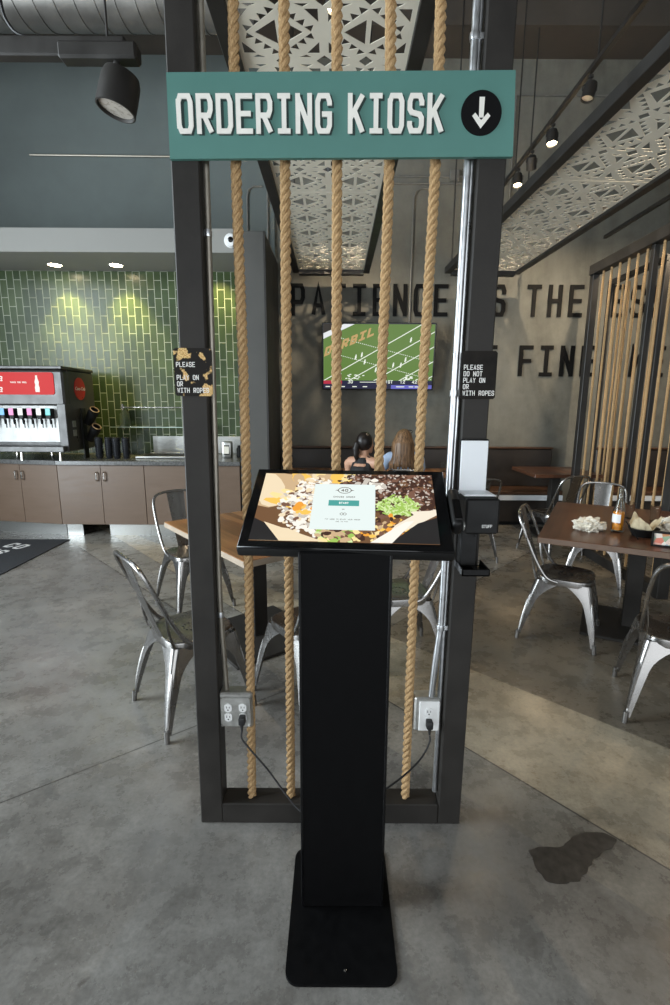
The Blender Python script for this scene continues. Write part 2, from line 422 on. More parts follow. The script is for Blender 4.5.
def floor_mat():
    m, nt, b = nmat('polished stained concrete floor')
    tc = nt.nodes.new('ShaderNodeTexCoord'); src = tc.outputs['Object']
    sp = nt.nodes.new('ShaderNodeSeparateXYZ'); nt.links.new(src, sp.inputs[0])
    def side(p, q):                       # signed distance to the line p-q
        d = Vector((q[0]-p[0], q[1]-p[1])).normalized(); n = (-d.y, d.x)
        k = -(p[0]*n[0]+p[1]*n[1])
        return math_n(nt, 'ADD', math_n(nt, 'ADD', math_n(nt, 'MULTIPLY', sp.outputs[0], n[0]),
                      math_n(nt, 'MULTIPLY', sp.outputs[1], n[1])), k)
    j1 = side((-1.343, 1.721), (-0.814, 2.122)); j2 = side((0.637, 2.049), (1.171, 1.443))
    j3 = side((0.874, 3.867), (1.885, 4.962)); j4 = side((-3.15, 5.645), (-1.871, 4.303))
    j5 = side((0.831, 2.775), (1.451, 2.185)); j6 = side((-1.343-1.9, 1.721+2.4), (-0.814-1.9, 2.122+2.4))
    n1 = N(nt, 'ShaderNodeTexNoise', Scale=1.1, Detail=8.0, Roughness=0.6, Distortion=0.35)
    n2 = N(nt, 'ShaderNodeTexNoise', Scale=7.0, Detail=8.0, Roughness=0.7)
    n3 = N(nt, 'ShaderNodeTexNoise', Scale=60.0, Detail=4.0, Roughness=0.7)
    for n in (n1, n2, n3): nt.links.new(src, n.inputs['Vector'])
    s = math_n(nt, 'ADD', math_n(nt, 'MULTIPLY', n1.outputs[0], 0.6), math_n(nt, 'MULTIPLY', n2.outputs[0], 0.4))
    col = ramp(nt, s, [(0.33, (0.072, 0.067, 0.060)), (0.47, (0.160, 0.152, 0.139)), (0.66, (0.285, 0.275, 0.256))])
    col = mixc(nt, 0.35, col, ramp(nt, n3.outputs[0], [(0.35, (0.4, 0.4, 0.4)), (0.6, (1.15, 1.15, 1.15))]), 'MULTIPLY')
    # dark specks
    vo = N(nt, 'ShaderNodeTexNoise', Scale=18.0, Detail=2.0); nt.links.new(src, vo.inputs['Vector'])
    col = mixc(nt, ramp(nt, vo.outputs[0], [(0.70, (0, 0, 0)), (0.76, (0.6, 0.6, 0.6))]), col, (0.07, 0.062, 0.055))
    # tone changes from one side of a line to the other
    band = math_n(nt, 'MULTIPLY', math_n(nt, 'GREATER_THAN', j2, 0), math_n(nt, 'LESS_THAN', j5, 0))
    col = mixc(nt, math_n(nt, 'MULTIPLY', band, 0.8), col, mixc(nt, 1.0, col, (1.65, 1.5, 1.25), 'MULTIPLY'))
    far = math_n(nt, 'GREATER_THAN', j4, 0)  # window light reflected on the floor past this line, painted in
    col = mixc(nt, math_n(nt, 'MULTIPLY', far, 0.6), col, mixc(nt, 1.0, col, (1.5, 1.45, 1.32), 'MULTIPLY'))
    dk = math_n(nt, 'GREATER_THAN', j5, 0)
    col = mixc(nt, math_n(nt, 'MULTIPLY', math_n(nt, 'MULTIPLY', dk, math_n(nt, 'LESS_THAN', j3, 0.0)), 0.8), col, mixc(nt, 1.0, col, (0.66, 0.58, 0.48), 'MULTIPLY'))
    # saw cuts
    cut = None
    for j, w in ((j1, 0.0035), (j2, 0.004), (j3, 0.005), (j4, 0.006)):
        c = math_n(nt, 'LESS_THAN', math_n(nt, 'ABSOLUTE', j), w)
        if j is j4: c = math_n(nt, 'MULTIPLY', c, math_n(nt, 'GREATER_THAN', sp.outputs[1], 2.9))
        if j is j1: c = math_n(nt, 'MULTIPLY', c, math_n(nt, 'LESS_THAN', sp.outputs[0], 0.3))
        if j is j3: c = math_n(nt, 'MULTIPLY', c, math_n(nt, 'GREATER_THAN', sp.outputs[0], 0.3))
        cut = c if cut is None else math_n(nt, 'MAXIMUM', cut, c)
    col = mixc(nt, math_n(nt, 'MULTIPLY', cut, 0.85), col, (0.03, 0.027, 0.024))
    nt.links.new(col, b.inputs['Base Color'])
    nt.links.new(ramp(nt, n2.outputs[0], [(0.3, (0.18,)*3), (0.7, (0.40,)*3)]), b.inputs['Roughness'])
    b.inputs['Specular IOR Level'].default_value = 0.55
    bp = N(nt, 'ShaderNodeBump', Strength=0.08, Distance=0.004)
    nt.links.new(n2.outputs[0], bp.inputs['Height']); nt.links.new(bp.outputs[0], b.inputs['Normal'])
    return m
MAT['floor'] = floor_mat()

def wood_mat(name, c1, c2, c3, plank=0.06, rough=0.3):
    m, nt, b = nmat(name)
    tc = nt.nodes.new('ShaderNodeTexCoord')
    sp = nt.nodes.new('ShaderNodeSeparateXYZ'); nt.links.new(tc.outputs['Object'], sp.inputs[0])
    st = math_n(nt, 'FLOOR', math_n(nt, 'DIVIDE', sp.outputs[0], plank))
    wn_ = nt.nodes.new('ShaderNodeTexWhiteNoise'); wn_.noise_dimensions = '1D'; nt.links.new(st, wn_.inputs['W'])
    mp = nt.nodes.new('ShaderNodeMapping'); mp.inputs['Scale'].default_value = (28, 2.2, 28)
    nt.links.new(tc.outputs['Object'], mp.inputs[0])
    g = N(nt, 'ShaderNodeTexNoise', Scale=1.6, Detail=6.0, Roughness=0.6, Distortion=0.5)
    nt.links.new(mp.outputs[0], g.inputs['Vector'])
    f = math_n(nt, 'ADD', math_n(nt, 'MULTIPLY', g.outputs[0], 0.6), math_n(nt, 'MULTIPLY', wn_.outputs[0], 0.4))
    nt.links.new(ramp(nt, f, [(0.25, c1), (0.5, c2), (0.78, c3)]), b.inputs['Base Color'])
    b.inputs['Roughness'].default_value = rough
    return m
MAT['wood'] = wood_mat('walnut table top', (0.13, 0.05, 0.018), (0.26, 0.115, 0.042), (0.42, 0.21, 0.085), rough=0.34)
MAT['wood_dark'] = wood_mat('dark walnut table top', (0.050, 0.020, 0.011), (0.100, 0.040, 0.020), (0.15, 0.065, 0.033), rough=0.30)
MAT['wood_edge'] = simple('table edge with painted light', (0.36, 0.29, 0.22), 0.4, 0, 0.15, 8)  # pale grey of the left table's edge is light painted into the colour

def rope_mat():
    m, nt, b = nmat('tan manila rope')
    tc = nt.nodes.new('ShaderNodeTexCoord')
    mp = nt.nodes.new('ShaderNodeMapping'); mp.inputs['Scale'].default_value = (90, 90, 25); mp.inputs['Rotation'].default_value = (0, 0.7, 0)
    nt.links.new(tc.outputs['Object'], mp.inputs[0])
    n = N(nt, 'ShaderNodeTexNoise', Scale=3.0, Detail=5.0, Roughness=0.7); nt.links.new(mp.outputs[0], n.inputs['Vector'])
    nt.links.new(ramp(nt, n.outputs[0], [(0.25, (0.20, 0.115, 0.050)), (0.5, (0.44, 0.285, 0.140)), (0.75, (0.66, 0.47, 0.255))]), b.inputs['Base Color'])
    b.inputs['Roughness'].default_value = 0.75; b.inputs['Specular IOR Level'].default_value = 0.25
    bp = N(nt, 'ShaderNodeBump', Strength=0.6, Distance=0.0015)
    nt.links.new(n.outputs[0], bp.inputs['Height']); nt.links.new(bp.outputs[0], b.inputs['Normal'])
    return m
MAT['rope'] = rope_mat()

def patchy_notice():  # black plate broken up by noisy tan patches
    m, nt, b = nmat('black notice plate patched tan')
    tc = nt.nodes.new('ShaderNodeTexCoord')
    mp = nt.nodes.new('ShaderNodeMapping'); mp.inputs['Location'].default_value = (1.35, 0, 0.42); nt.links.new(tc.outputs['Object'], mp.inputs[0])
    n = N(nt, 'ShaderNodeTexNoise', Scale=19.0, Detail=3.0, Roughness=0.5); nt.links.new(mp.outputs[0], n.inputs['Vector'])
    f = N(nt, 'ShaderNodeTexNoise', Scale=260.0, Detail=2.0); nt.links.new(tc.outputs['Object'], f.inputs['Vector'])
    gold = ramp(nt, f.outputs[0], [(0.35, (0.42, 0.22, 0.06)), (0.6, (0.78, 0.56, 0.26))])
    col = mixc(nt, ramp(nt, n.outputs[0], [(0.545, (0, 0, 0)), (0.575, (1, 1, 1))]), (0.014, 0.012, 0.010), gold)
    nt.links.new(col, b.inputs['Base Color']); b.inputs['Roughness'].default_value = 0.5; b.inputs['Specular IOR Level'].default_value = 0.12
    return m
MAT['notice_patchy'] = patchy_notice()

# ------------------------------------------------------------------ the room
bm = bmesh.new(); bx(bm, -6.2, 6.2, -4.2, 7.3, -0.12, 0.0); struct('floor', bm, MAT['floor'])
bm = bmesh.new(); bx(bm, -6.2, 6.2, -4.2, 7.3, 6.0, 6.15); struct('ceiling', bm, MAT['ceil'])
bm = bmesh.new(); bx(bm, -6.2, 6.2, 7.0, 7.2, 0, 6.0); struct('wall_back', bm, MAT['plaster'])
bm = bmesh.new(); bx(bm, 6.0, 6.2, -4.0, 7.0, 0, 6.0); struct('wall_right', bm, MAT['wall_side'])
bm = bmesh.new()                                   # left wall with a long window
bx(bm, -6.2, -6.0, -4.0, 7.0, 0, 0.3); bx(bm, -6.2, -6.0, -4.0, 7.0, 3.7, 6.0)
bx(bm, -6.2, -6.0, -4.0, -1.9, 0.3, 3.7); bx(bm, -6.2, -6.0, 4.3, 7.0, 0.3, 3.7)
struct('wall_left', bm, MAT['wall_side'])
bm = bmesh.new()                                   # shop front behind the camera
bx(bm, -6.0, 6.0, -4.2, -4.0, 3.6, 6.0); bx(bm, -6.0, -3.1, -4.2, -4.0, 0, 3.6); bx(bm, 5.1, 6.0, -4.2, -4.0, 0, 3.6)
struct('wall_front', bm, MAT['wall_side'])
bm = bmesh.new()
for x in (-3.05, -1.0, 1.0, 3.0, 5.05): bx(bm, x-0.04, x+0.04, -4.14, -4.06, 0, 3.6)
bx(bm, -3.1, 5.1, -4.14, -4.06, 2.3, 2.38)
struct('window_1', bm, MAT['steel_dark'])
bm = bmesh.new()
for y in (-1.86, 0.2, 2.2, 4.26): bx(bm, -6.14, -6.06, y-0.04, y+0.04, 0.3, 3.7)
struct('window_2', bm, MAT['steel_dark'])
# tiled nook, soffit above it and the wing wall at its right end
bm = bmesh.new(); bx(bm, -6.0, -1.10, 6.7, 7.0, 0, 3.225); struct('wall_nook', bm, MAT['tile'])
bm = bmesh.new(); bx(bm, -6.0, -1.10, 5.9, 7.0, 3.225, 3.47); struct('trim_1', bm, MAT['soffit'])
bm = bmesh.new(); bx(bm, -1.10, -0.77, 5.75, 7.0, 0, 3.40, 0.004); struct('wall_wing', bm, MAT['grey_post'])
bm = bmesh.new()
bx(bm, -0.785, -0.764, 5.742, 5.80, 0.0, 3.40)
for z in (0.5, 1.1, 1.7, 2.3, 2.9): lathe(bm, [(0.008, 0), (0.006, 0.004)], n=8, M=facing(-0.776, 5.744, z))
struct('trim_2', bm, MAT['steel_dark'])
MAT['teal_wall'] = simple('dull teal grey wall paint', (0.115, 0.135, 0.130), 0.8, 0, 0.15, 1.2)
bm = bmesh.new(); bx(bm, -6.0, -0.80, 6.96, 7.0, 3.47, 6.0); struct('wall_upper', bm, MAT['teal_wall'])
bm = bmesh.new(); bx(bm, -6.0, 6.0, 6.45, 7.0, 5.75, 6.0); struct('trim_3', bm, MAT['ceil'])

# ------------------------------------------------------------------ steel rope frame
def rope_bm(path, lead=0.082, rc=0.0092, rs=0.0084, n=7, step=0.0085):
    """three strands laid round the path (list of points)"""
    P = spline(path, 40)
    L = [0.0]
    for i in range(1, len(P)): L.append(L[-1]+(P[i]-P[i-1]).length)
    tot = L[-1]; k = int(tot/step); bm = bmesh.new()
    cen = []; j = 0
    for i in range(k+1):
        s = tot*i/k
        while j < len(L)-2 and L[j+1] < s: j += 1
        t = (s-L[j])/max(1e-9, L[j+1]-L[j]); cen.append((P[j].lerp(P[j+1], t), s))
    for q in range(3):
        pts = []
        for c, s in cen:
            a = 2*PI*(s/lead+q/3.0)
            pts.append(c+Vector((math.cos(a)*rc, -math.sin(a)*rc, 0)))
        tube(bm, pts, rs, n)
    return bm

FX0, FX1, FY0, FY1, PW = -0.509, 0.485, 1.630, 1.715, 0.085
FTOP = 2.98
frame = thing('rope_divider', 'tall black steel frame strung with tan ropes behind the kiosk', 'divider', (0, 0, 0))
def post_bm(x0):
    b = bmesh.new(); bx(b, x0, x0+PW, FY0, FY1, 0.0, FTOP, 0.004)
    for v in b.verts: v.co.x += lean(v.co.z)
    return b
obj('post', post_bm(FX0), MAT['steel_black'], frame, False)
obj('post', post_bm(FX1-PW), MAT['steel_black'], frame, False)
b = bmesh.new(); bx(b, FX0+PW, FX1-PW, FY0, FY1, 0.0, 0.085, 0.003); obj('bottom_rail', b, MAT['steel_black'], frame, False)
b = bmesh.new(); bx(b, FX0+PW+lean(FTOP), FX1-PW+lean(FTOP), FY0, FY1, FTOP-0.085, FTOP, 0.003); obj('top_rail', b, MAT['steel_black'], frame, False)
RY = 1.672
ROPES = [[(-.299, 2.9), (-.300, 2.72), (-.306, 2.28), (-.302, 1.60), (-.306, .89), (-.318, .083)],
         [(-.152, 2.9), (-.154, 2.72), (-.157, 2.28), (-.161, 1.60), (-.163, .89), (-.166, .083)],
         [(-.003, 2.9), (-.002, 2.72), (.001, 2.28), (.003, 1.38), (.002, .7), (.0, .083)],
         [(.151, 2.9), (.153, 2.72), (.159, 2.28), (.150, 1.60), (.147, 1.2), (.140, .083)],
         [(.297, 2.9), (.297, 2.72), (.299, 2.28), (.286, 1.60), (.282, .97), (.279, .083)]]
for rp in ROPES:
    obj('rope', rope_bm([(x, RY, z) for x, z in rp]), MAT['rope'], frame)

# ------------------------------------------------------------------ sign above the kiosk
sg = thing('ordering_sign', 'teal sign board reading ordering kiosk across the top of the frame', 'sign', (0.0, 1.617, 2.285))
S0 = M4((-0.489, 0, 0)) @ FACE
tilt = math.atan2(0.011, 1.0)
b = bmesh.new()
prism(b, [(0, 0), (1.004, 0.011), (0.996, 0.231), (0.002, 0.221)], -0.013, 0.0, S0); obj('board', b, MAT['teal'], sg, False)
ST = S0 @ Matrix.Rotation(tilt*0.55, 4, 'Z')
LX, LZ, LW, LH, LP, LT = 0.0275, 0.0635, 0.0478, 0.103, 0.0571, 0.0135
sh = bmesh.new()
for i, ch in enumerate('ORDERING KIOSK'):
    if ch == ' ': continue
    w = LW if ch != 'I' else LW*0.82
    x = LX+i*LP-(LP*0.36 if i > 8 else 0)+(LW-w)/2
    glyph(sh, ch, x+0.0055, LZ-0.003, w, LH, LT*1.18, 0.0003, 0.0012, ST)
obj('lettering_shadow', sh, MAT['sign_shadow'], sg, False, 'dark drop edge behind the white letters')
for i, ch in enumerate('ORDERING KIOSK'):
    if ch == ' ': continue
    w = LW if ch != 'I' else LW*0.82
    x = LX+i*LP-(LP*0.36 if i > 8 else 0)+(LW-w)/2
    b = bmesh.new(); glyph(b, ch, x, LZ, w, LH, LT, 0.0012, 0.004, ST); obj('letter', b, MAT['sign_white'], sg, False)
b = bmesh.new(); lathe(b, [(0.0585, 0.0003), (0.0585, 0.002)], c=(0.9045, 0.122, 0), n=48, M=S0); obj('arrow_disc', b, MAT['sign_black'], sg, False, 'black round disc')
b = bmesh.new()
ax, az = 0.9045, 0.122
prism(b, [(ax-.0075, az+.040), (ax-.0065, az-.012), (ax+.0065, az-.012), (ax+.0075, az+.040)], 0.002, 0.0035, S0)
prism(b, [(ax-.026, az-.008), (ax, az-.040), (ax, az-.019), (ax-.018, az+.000)], 0.002, 0.0036, S0)
prism(b, [(ax+.026, az-.008), (ax+.018, az+.000), (ax, az-.019), (ax, az-.040)], 0.002, 0.0036, S0)
obj('arrow', b, MAT['sign_white'], sg, False, 'white arrow pointing down')

# ------------------------------------------------------------------ notices on the posts
def notice(x0, x1, z0, z1, label, mat, skip):
    t = thing('notice_plate', label, 'sign', (x0, 1.630, z0))
    w, h = x1-x0, z1-z0
    b = bmesh.new()
    c = 0.006
    prism(b, [(c, 0), (w-c, 0), (w, c), (w, h-c), (w-c, h), (c, h), (0, h-c), (0, c)], 0.0, 0.004, FACE); obj('plate', b, mat, t, False)
    b = bmesh.new()
    for i, s in enumerate(['PLEASE', 'DO NOT', 'PLAY ON', 'OR', 'WITH ROPES']):
        if i in skip: continue
        text_bm(b, s, 0.007, h-0.058-i*0.0200, 0.0085, 0.0155, 0.0103, 0.0022, 0.0041, 0.0046, FACE)
    obj('lettering', b, MAT['notice_text'], t, False)
    return t
notice(-0.514, -0.394, 1.606, 1.754, 'black notice plate with tan patches on the left post', MAT['notice_patchy'], (1,))
notice(0.400, 0.512, 1.601, 1.750, 'clean black notice plate with white text on the right post', MAT['notice'], ())

# ------------------------------------------------------------------ conduits, outlet boxes and cords
def strap(parent, x, y, z, r):
    b = bmesh.new()
    lathe(b, [(r*1.25, -0.010), (r*1.3, -0.006), (r*1.3, 0.006), (r*1.25, 0.010)], c=(x, y, z), n=12)
    box(b, (x+(0.016 if x > 0 else -0.012), y-0.004, z), (0.02, 0.006, 0.018), 0.001)
    obj('strap', b, MAT['galv'], parent, True)
c1 = thing('conduit', 'bright galvanised conduit down the right post to its white outlet box', 'pipe', (0, 0, 0))
b = bmesh.new()
tube(b, spline([(.398, 1.655, 2.93), (.396, 1.655, 2.70), (.390, 1.655, 2.0), (.384, 1.655, 1.26), (.382, 1.655, 0.90), (.380, 1.655, .80), (.368, 1.655, .66), (.360, 1.658, .526)], 6), 0.0115, 12)
obj('pipe', b, MAT['galv'], c1)
for z, x in ((2.62, .395), (1.62, .387), (.80, .380)): strap(c1, x, 1.655, z, 0.0115)
c2 = thing('conduit', 'thin second conduit tight against the inner face of the right post', 'pipe', (0, 0, 0))
b = bmesh.new()
tube(b, [(.3885+lean(0.12), 1.662, 0.12), (.3885+lean(2.93), 1.662, 2.93)], 0.0092, 10); obj('pipe', b, MAT['galv'], c2)
c3 = thing('conduit', 'dull galvanised conduit down the inner face of the left post', 'pipe', (0, 0, 0))
MAT['galv_worn'] = simple('dull worn conduit', (0.30, 0.275, 0.23), 0.45, 0.7, 0.15, 25)
b = bmesh.new()
tube(b, spline([(-.391, 1.668, 2.93), (-.395, 1.668, 2.3), (-.403, 1.668, 1.5), (-.409, 1.668, .95), (-.407, 1.668, .80), (-.402, 1.668, .66), (-.398, 1.668, .543)], 6), 0.0095, 12)
obj('pipe', b, MAT['galv_worn'], c3)
for z, x in ((2.1, -.398), (.84, -.408)): strap(c3, x, 1.668, z, 0.0095)

def duplex(parent, x, z, y):
    f = bmesh.new()
    for dz in (-0.019, 0.019):
        pts = []
        for k in range(20):
            a = 2*PI*k/20
            pts.append((max(-.0135, min(.0135, .0165*math.cos(a)))+x, .0165*math.sin(a)+z+dz))
        prism(f, pts, 0.0, 0.003, Matrix.Translation((0, y, 0)) @ FACE)
    o = obj('socket', f, MAT['white_plastic'], parent, False)
    s = bmesh.new()
    for dz in (-0.019, 0.019):
        for dx, hh in ((-.0055, .0085), (.0055, .007)):
            box(s, (x+dx, y-0.0032, z+dz+.003), (.002, .0012, hh))
        lathe(s, [(.0026, .0028), (.0026, .0036)], c=(x, z+dz-.008, 0), n=10, M=Matrix.Translation((0, y, 0)) @ FACE)
    obj('slots', s, MAT['dark_hole'], o, False)
ob = thing('outlet_box', 'steel outlet box with four white sockets on the left post', 'socket', (-0.362, 1.665, 0.402))
b = bmesh.new(); box(b, (0, 0.005, 0.070), (0.122, 0.054, 0.140), 0.006); obj('box', b, MAT['box_steel'], ob, False)
b = bmesh.new(); box(b, (0, -0.0245, 0.066), (0.112, 0.005, 0.118), 0.003)
for sx in (-.05, .05):
    for sz in (.012, .066, .120): lathe(b, [(.0045, 0), (.003, .003)], n=8, M=Matrix.Translation((sx, -.027, sz)) @ FACE)
obj('cover_plate', b, MAT['box_steel'], ob, False)
duplex(ob, -0.027, 0.066, -0.027); duplex(ob, 0.027, 0.066, -0.027)
ow = thing('outlet_box', 'white faced outlet box with one plug on the right post', 'socket', (0.347, 1.672, 0.385))
b = bmesh.new(); box(b, (0, 0.006, 0.070), (0.098, 0.058, 0.136), 0.006); obj('box', b, MAT['box_steel'], ow, False)
b = bmesh.new(); box(b, (0.006, -0.0255, 0.066), (0.076, 0.005, 0.120), 0.003); obj('cover_plate', b, MAT['white_plastic'], ow, False)
duplex(ow, 0.004, 0.066, -0.028)

def cord(path, plug, label, side):
    t = thing('power_cord', label, 'cord', (0, 0, 0))
    b = bmesh.new(); tube(b, spline(path, 10), 0.0034, 8); obj('cable', b, MAT['cord'], t)
    b = bmesh.new(); box(b, plug, (0.024, 0.030, 0.030), 0.005, seg=2)
    tube(b, [(plug[0], plug[1]-.008, plug[2]-.012), (plug[0], plug[1]-.010, plug[2]-.035)], [.007, .004], 8)
    obj('plug', b, MAT['cord'], t)
cord([(-.335, 1.610, .415), (-.334, 1.602, .385), (-.30, 1.585, .352), (-.235, 1.55, .30), (-.17, 1.50, .25), (-.118, 1.46, .22), (-.07, 1.43, .22), (-.05, 1.411, .24)],
     (-.335, 1.620, .449), 'black power cord from the four socket box to the kiosk', -1)
cord([(.351, 1.612, .395), (.350, 1.604, .375), (.325, 1.585, .335), (.28, 1.55, .31), (.22, 1.50, .30), (.16, 1.45, .30), (.11, 1.411, .31)],
     (.351, 1.625, .432), 'black power cord from the white outlet box to the kiosk', 1)

# ------------------------------------------------------------------ ordering kiosk
ki = thing('ordering_kiosk', 'black touch screen ordering kiosk on a slim pedestal in front', 'kiosk', (0.028, 1.30, 0))
def rrect(w, d, r, n=6, cx=0, cy=0):
    out = []
    for sx, sy, a0 in ((1, 1, 0), (-1, 1, PI/2), (-1, -1, PI), (1, -1, 1.5*PI)):
        for k in range(n+1):
            a = a0+PI/2*k/n
            out.append((cx+sx*(w/2-r)+r*math.cos(a), cy+sy*(d/2-r)+r*math.sin(a)))
    return out
b = bmesh.new()
w0, d0 = 0.318, 0.432
rs = []
for s, z in ((0.0, 0.0), (0.0, 0.006), (0.002, 0.008)):
    rs.append([(x*(1-s), y*(1-s), z) for x, y in rrect(w0, d0, 0.038, 6, -0.003, 0.0)])
rings(b, rs); obj('base_plate', b, MAT['kiosk_black'], ki)
b = bmesh.new(); lathe(b, [(.0045, .008), (.004, .0105), (.002, .0115)], c=(0.008, -0.18, 0), n=12); obj('base_screw', b, MAT['chrome'], ki, True, 'small bright screw')
b = bmesh.new(); bx(b, -0.1285, 0.1315, 0.0, 0.105, 0.008, 1.185, 0.004); obj('column', b, MAT['kiosk_black'], ki, False)
b = bmesh.new()
for x in (-.124, .127): bx(b, x-.0035, x+.0035, -0.0012, 0.001, 0.012, 1.18, 0.0005)
obj('column_seam', b, MAT['gloss_black'], ki, False)
# screen head: centre, yaw, tilt solved from its corners
SCR = Matrix.Translation((0.004, 0.150, 1.284)) @ Matrix.Rotation(-0.072, 4, 'Z') @ Matrix.Rotation(0.543, 4, 'X')
b = bmesh.new(); box(b, (0.004, -0.001, -0.022), (0.604, 0.352, 0.034), 0.008, SCR, seg=2); obj('screen_housing', b, MAT['matt_black'], ki)
b = bmesh.new(); box(b, (0.004, -0.001, -0.0035), (0.598, 0.348, 0.006), 0.0025, SCR); gl = obj('screen_glass', b, MAT['gloss_black'], ki)
b = bmesh.new(); box(b, (0.004, 0.02, -0.085), (0.20, 0.16, 0.075), 0.008, SCR)
obj('screen_mount', b, MAT['matt_black'], ki, False)

# picture on the screen: nachos with beans, cheese and lettuce around a white start card
DW, DH = 0.531, 0.299
PC = {k: emit('screen '+k, v, s, 0.08) for k, v, s in (
    ('brown', (0.20, 0.10, 0.045), .8), ('tan', (0.60, 0.42, 0.24), .95), ('tan_pale', (0.80, 0.66, 0.45), 1.0),
    ('bean', (0.065, 0.028, 0.018), .8), ('bean_mid', (0.20, 0.10, 0.065), .9), ('bean_shine', (0.52, 0.42, 0.36), 1.0),
    ('cheese', (0.86, 0.82, 0.74), 1.0), ('cheese_grey', (0.55, 0.50, 0.44), 1.0), ('chip', (0.86, 0.52, 0.10), 1.0),
    ('chip_pale', (0.90, 0.70, 0.32), 1.0), ('orange', (0.80, 0.33, 0.04), 1.0), ('green', (0.33, 0.52, 0.10), 1.0),
    ('green_pale', (0.60, 0.74, 0.34), 1.0), ('paper', (0.82, 0.74, 0.60), 1.0), ('dark', (0.022, 0.020, 0.020), .8),
    ('card', (0.72, 0.80, 0.78), 1.0), ('teal', (0.07, 0.33, 0.30), 1.0), ('ink', (0.10, 0.075, 0.055), .8), ('white', (0.95, 0.95, 0.93), 1.0))}
keys = list(PC)
pb = bmesh.new(); lay = [0]
def blob(cx, cy, rx, ry, ang, key, n=9, jag=0.12):
    pts = []
    for k in range(n):
        a = 2*PI*k/n; q = 1+random.uniform(-jag, jag)
        x, y = rx*q*math.cos(a), ry*q*math.sin(a)
        X = cx+x*math.cos(ang)-y*math.sin(ang); Y = cy+x*math.sin(ang)+y*math.cos(ang)
        pts.append((max(-DW/2, min(DW/2, X)), max(-DH/2, min(DH/2, Y))))
    lay[0] += 1
    try: poly(pb, pts, 0.0004+lay[0]*8e-7, SCR, keys.index(key))
    except ValueError: pass
def region(fx, fy, n, sz, keylist, jag=.15, asp=.7):
    for _ in range(n):
        s = sz*random.uniform(.7, 1.3)
        ra, rr_ = random.uniform(0, 2*PI), 1.12*math.sqrt(random.random())*(1+.12*math.sin(3*random.uniform(0, 2*PI)))
        bx_ = (fx[0]+fx[1])/2+(fx[1]-fx[0])/2*rr_*math.cos(ra); by_ = (fy[0]+fy[1])/2+(fy[1]-fy[0])/2*rr_*math.sin(ra)
        if abs(bx_) > DW/2 or abs(by_) > DH/2: continue
        blob(bx_, by_, s, s*asp*random.uniform(.8, 1.2), random.uniform(0, PI), random.choice(keylist), jag=jag)
poly(pb, [(-DW/2, -DH/2), (DW/2, -DH/2), (DW/2, DH/2), (-DW/2, DH/2)], 0.0003, SCR, keys.index('brown'))
region((-.26, .06), (-.02, .15), 60, .035, ['tan', 'tan_pale', 'cheese_grey', 'chip_pale'])
blob(-.235, .085, .075, .10, .2, 'tan', 14, .05); blob(-.245, .07, .05, .085, .3, 'tan_pale', 14, .06)
region((-.16, .04), (.10, .15), 26, .026, ['chip_pale', 'chip', 'tan_pale', 'tan'])
for x, y, a in ((-.20, .035, -.5), (-.215, .015, -.3), (-.185, .0, -.9), (-.17, .05, -.6)): blob(x, y, .042, .013, a, random.choice(['chip', 'chip_pale']), 7, .1)
region((-.18, -.01), (-.11, .11), 520, .0085, ['cheese', 'cheese', 'cheese', 'cheese_grey', 'tan_pale', 'bean_mid'])
region((-.16, -.06), (-.05, .0), 14, .013, ['orange', 'chip'], .2)
region((-.07, .05), (-.15, -.09), 70, .013, ['bean_mid', 'green', 'tan', 'bean', 'green_pale', 'chip_pale'])
region((.01, .33), (-.02, .20), 520, .013, ['bean', 'bean', 'bean_mid', 'bean'], .08, .6)
region((.01, .33), (-.01, .20), 480, .005, ['bean_shine', 'bean_mid', 'cheese_grey'], .15, .5)
region((.02, .12), (.06, .12), 30, .010, ['cheese', 'cheese_grey'], .2)
region((.10, .21), (-.035, .04), 300, .009, ['green', 'green_pale', 'green_pale', 'green'], .25, .3)
region((.05, .20), (-.14, -.05), 150, .010, ['chip', 'orange', 'bean_mid', 'brown', 'bean', 'tan', 'bean_mid', 'chip_pale'], .2)
blob(-.19, -.155, .10, .055, -.3, 'tan', 16, .04); blob(-.175, -.15, .085, .05, -.3, 'tan_pale', 16, .05)
poly(pb, [(-DW/2, -DH/2), (-.17, -DH/2), (-.215, -.09), (-DW/2, -.06)], 0.0022, SCR, keys.index('dark'))
poly(pb, [(-.235, -.075), (-.06, -.147), (-.05, -.1495), (-.18, -.1495)], 0.0023, SCR, keys.index('tan_pale'))
poly(pb, [(.105, -.1495), (.2655, -.035), (.2655, -.01), (.20, -.035), (.145, -.08)], 0.0022, SCR, keys.index('paper'))
poly(pb, [(.13, -.1495), (DW/2, -.1495), (DW/2, -.045), (.21, -.07)], 0.0023, SCR, keys.index('dark'))
poly(pb, [(.075, -.1495), (.135, -.1495), (.20, -.06), (.175, -.065)], 0.0024, SCR, keys.index('cheese'))
poly(pb, [(.19, -.022), (.265, -.015), (.265, -.035), (.20, -.036)], 0.00242, SCR, keys.index('paper'))
pic = obj('picture', pb, list(PC.values()), ki, False, 'lit picture of nachos with beans and lettuce')
CM = SCR @ Matrix.Translation((-.006, -.008, 0.0026))
cb_ = bmesh.new(); prism(cb_, [(-.094, -.095), (.094, -.095), (.094, .105), (-.094, .105)], 0, 0.0002, CM); card = obj('start_card', cb_, PC['card'], ki, False, 'pale start card in the middle of the screen')
e = bmesh.new()
prism(e, [(-.046, .005), (.046, .005), (.046, .030), (-.046, .030)], 0.0003, 0.0005, CM); obj('button', e, PC['teal'], card, False, 'teal start button')
e = bmesh.new()
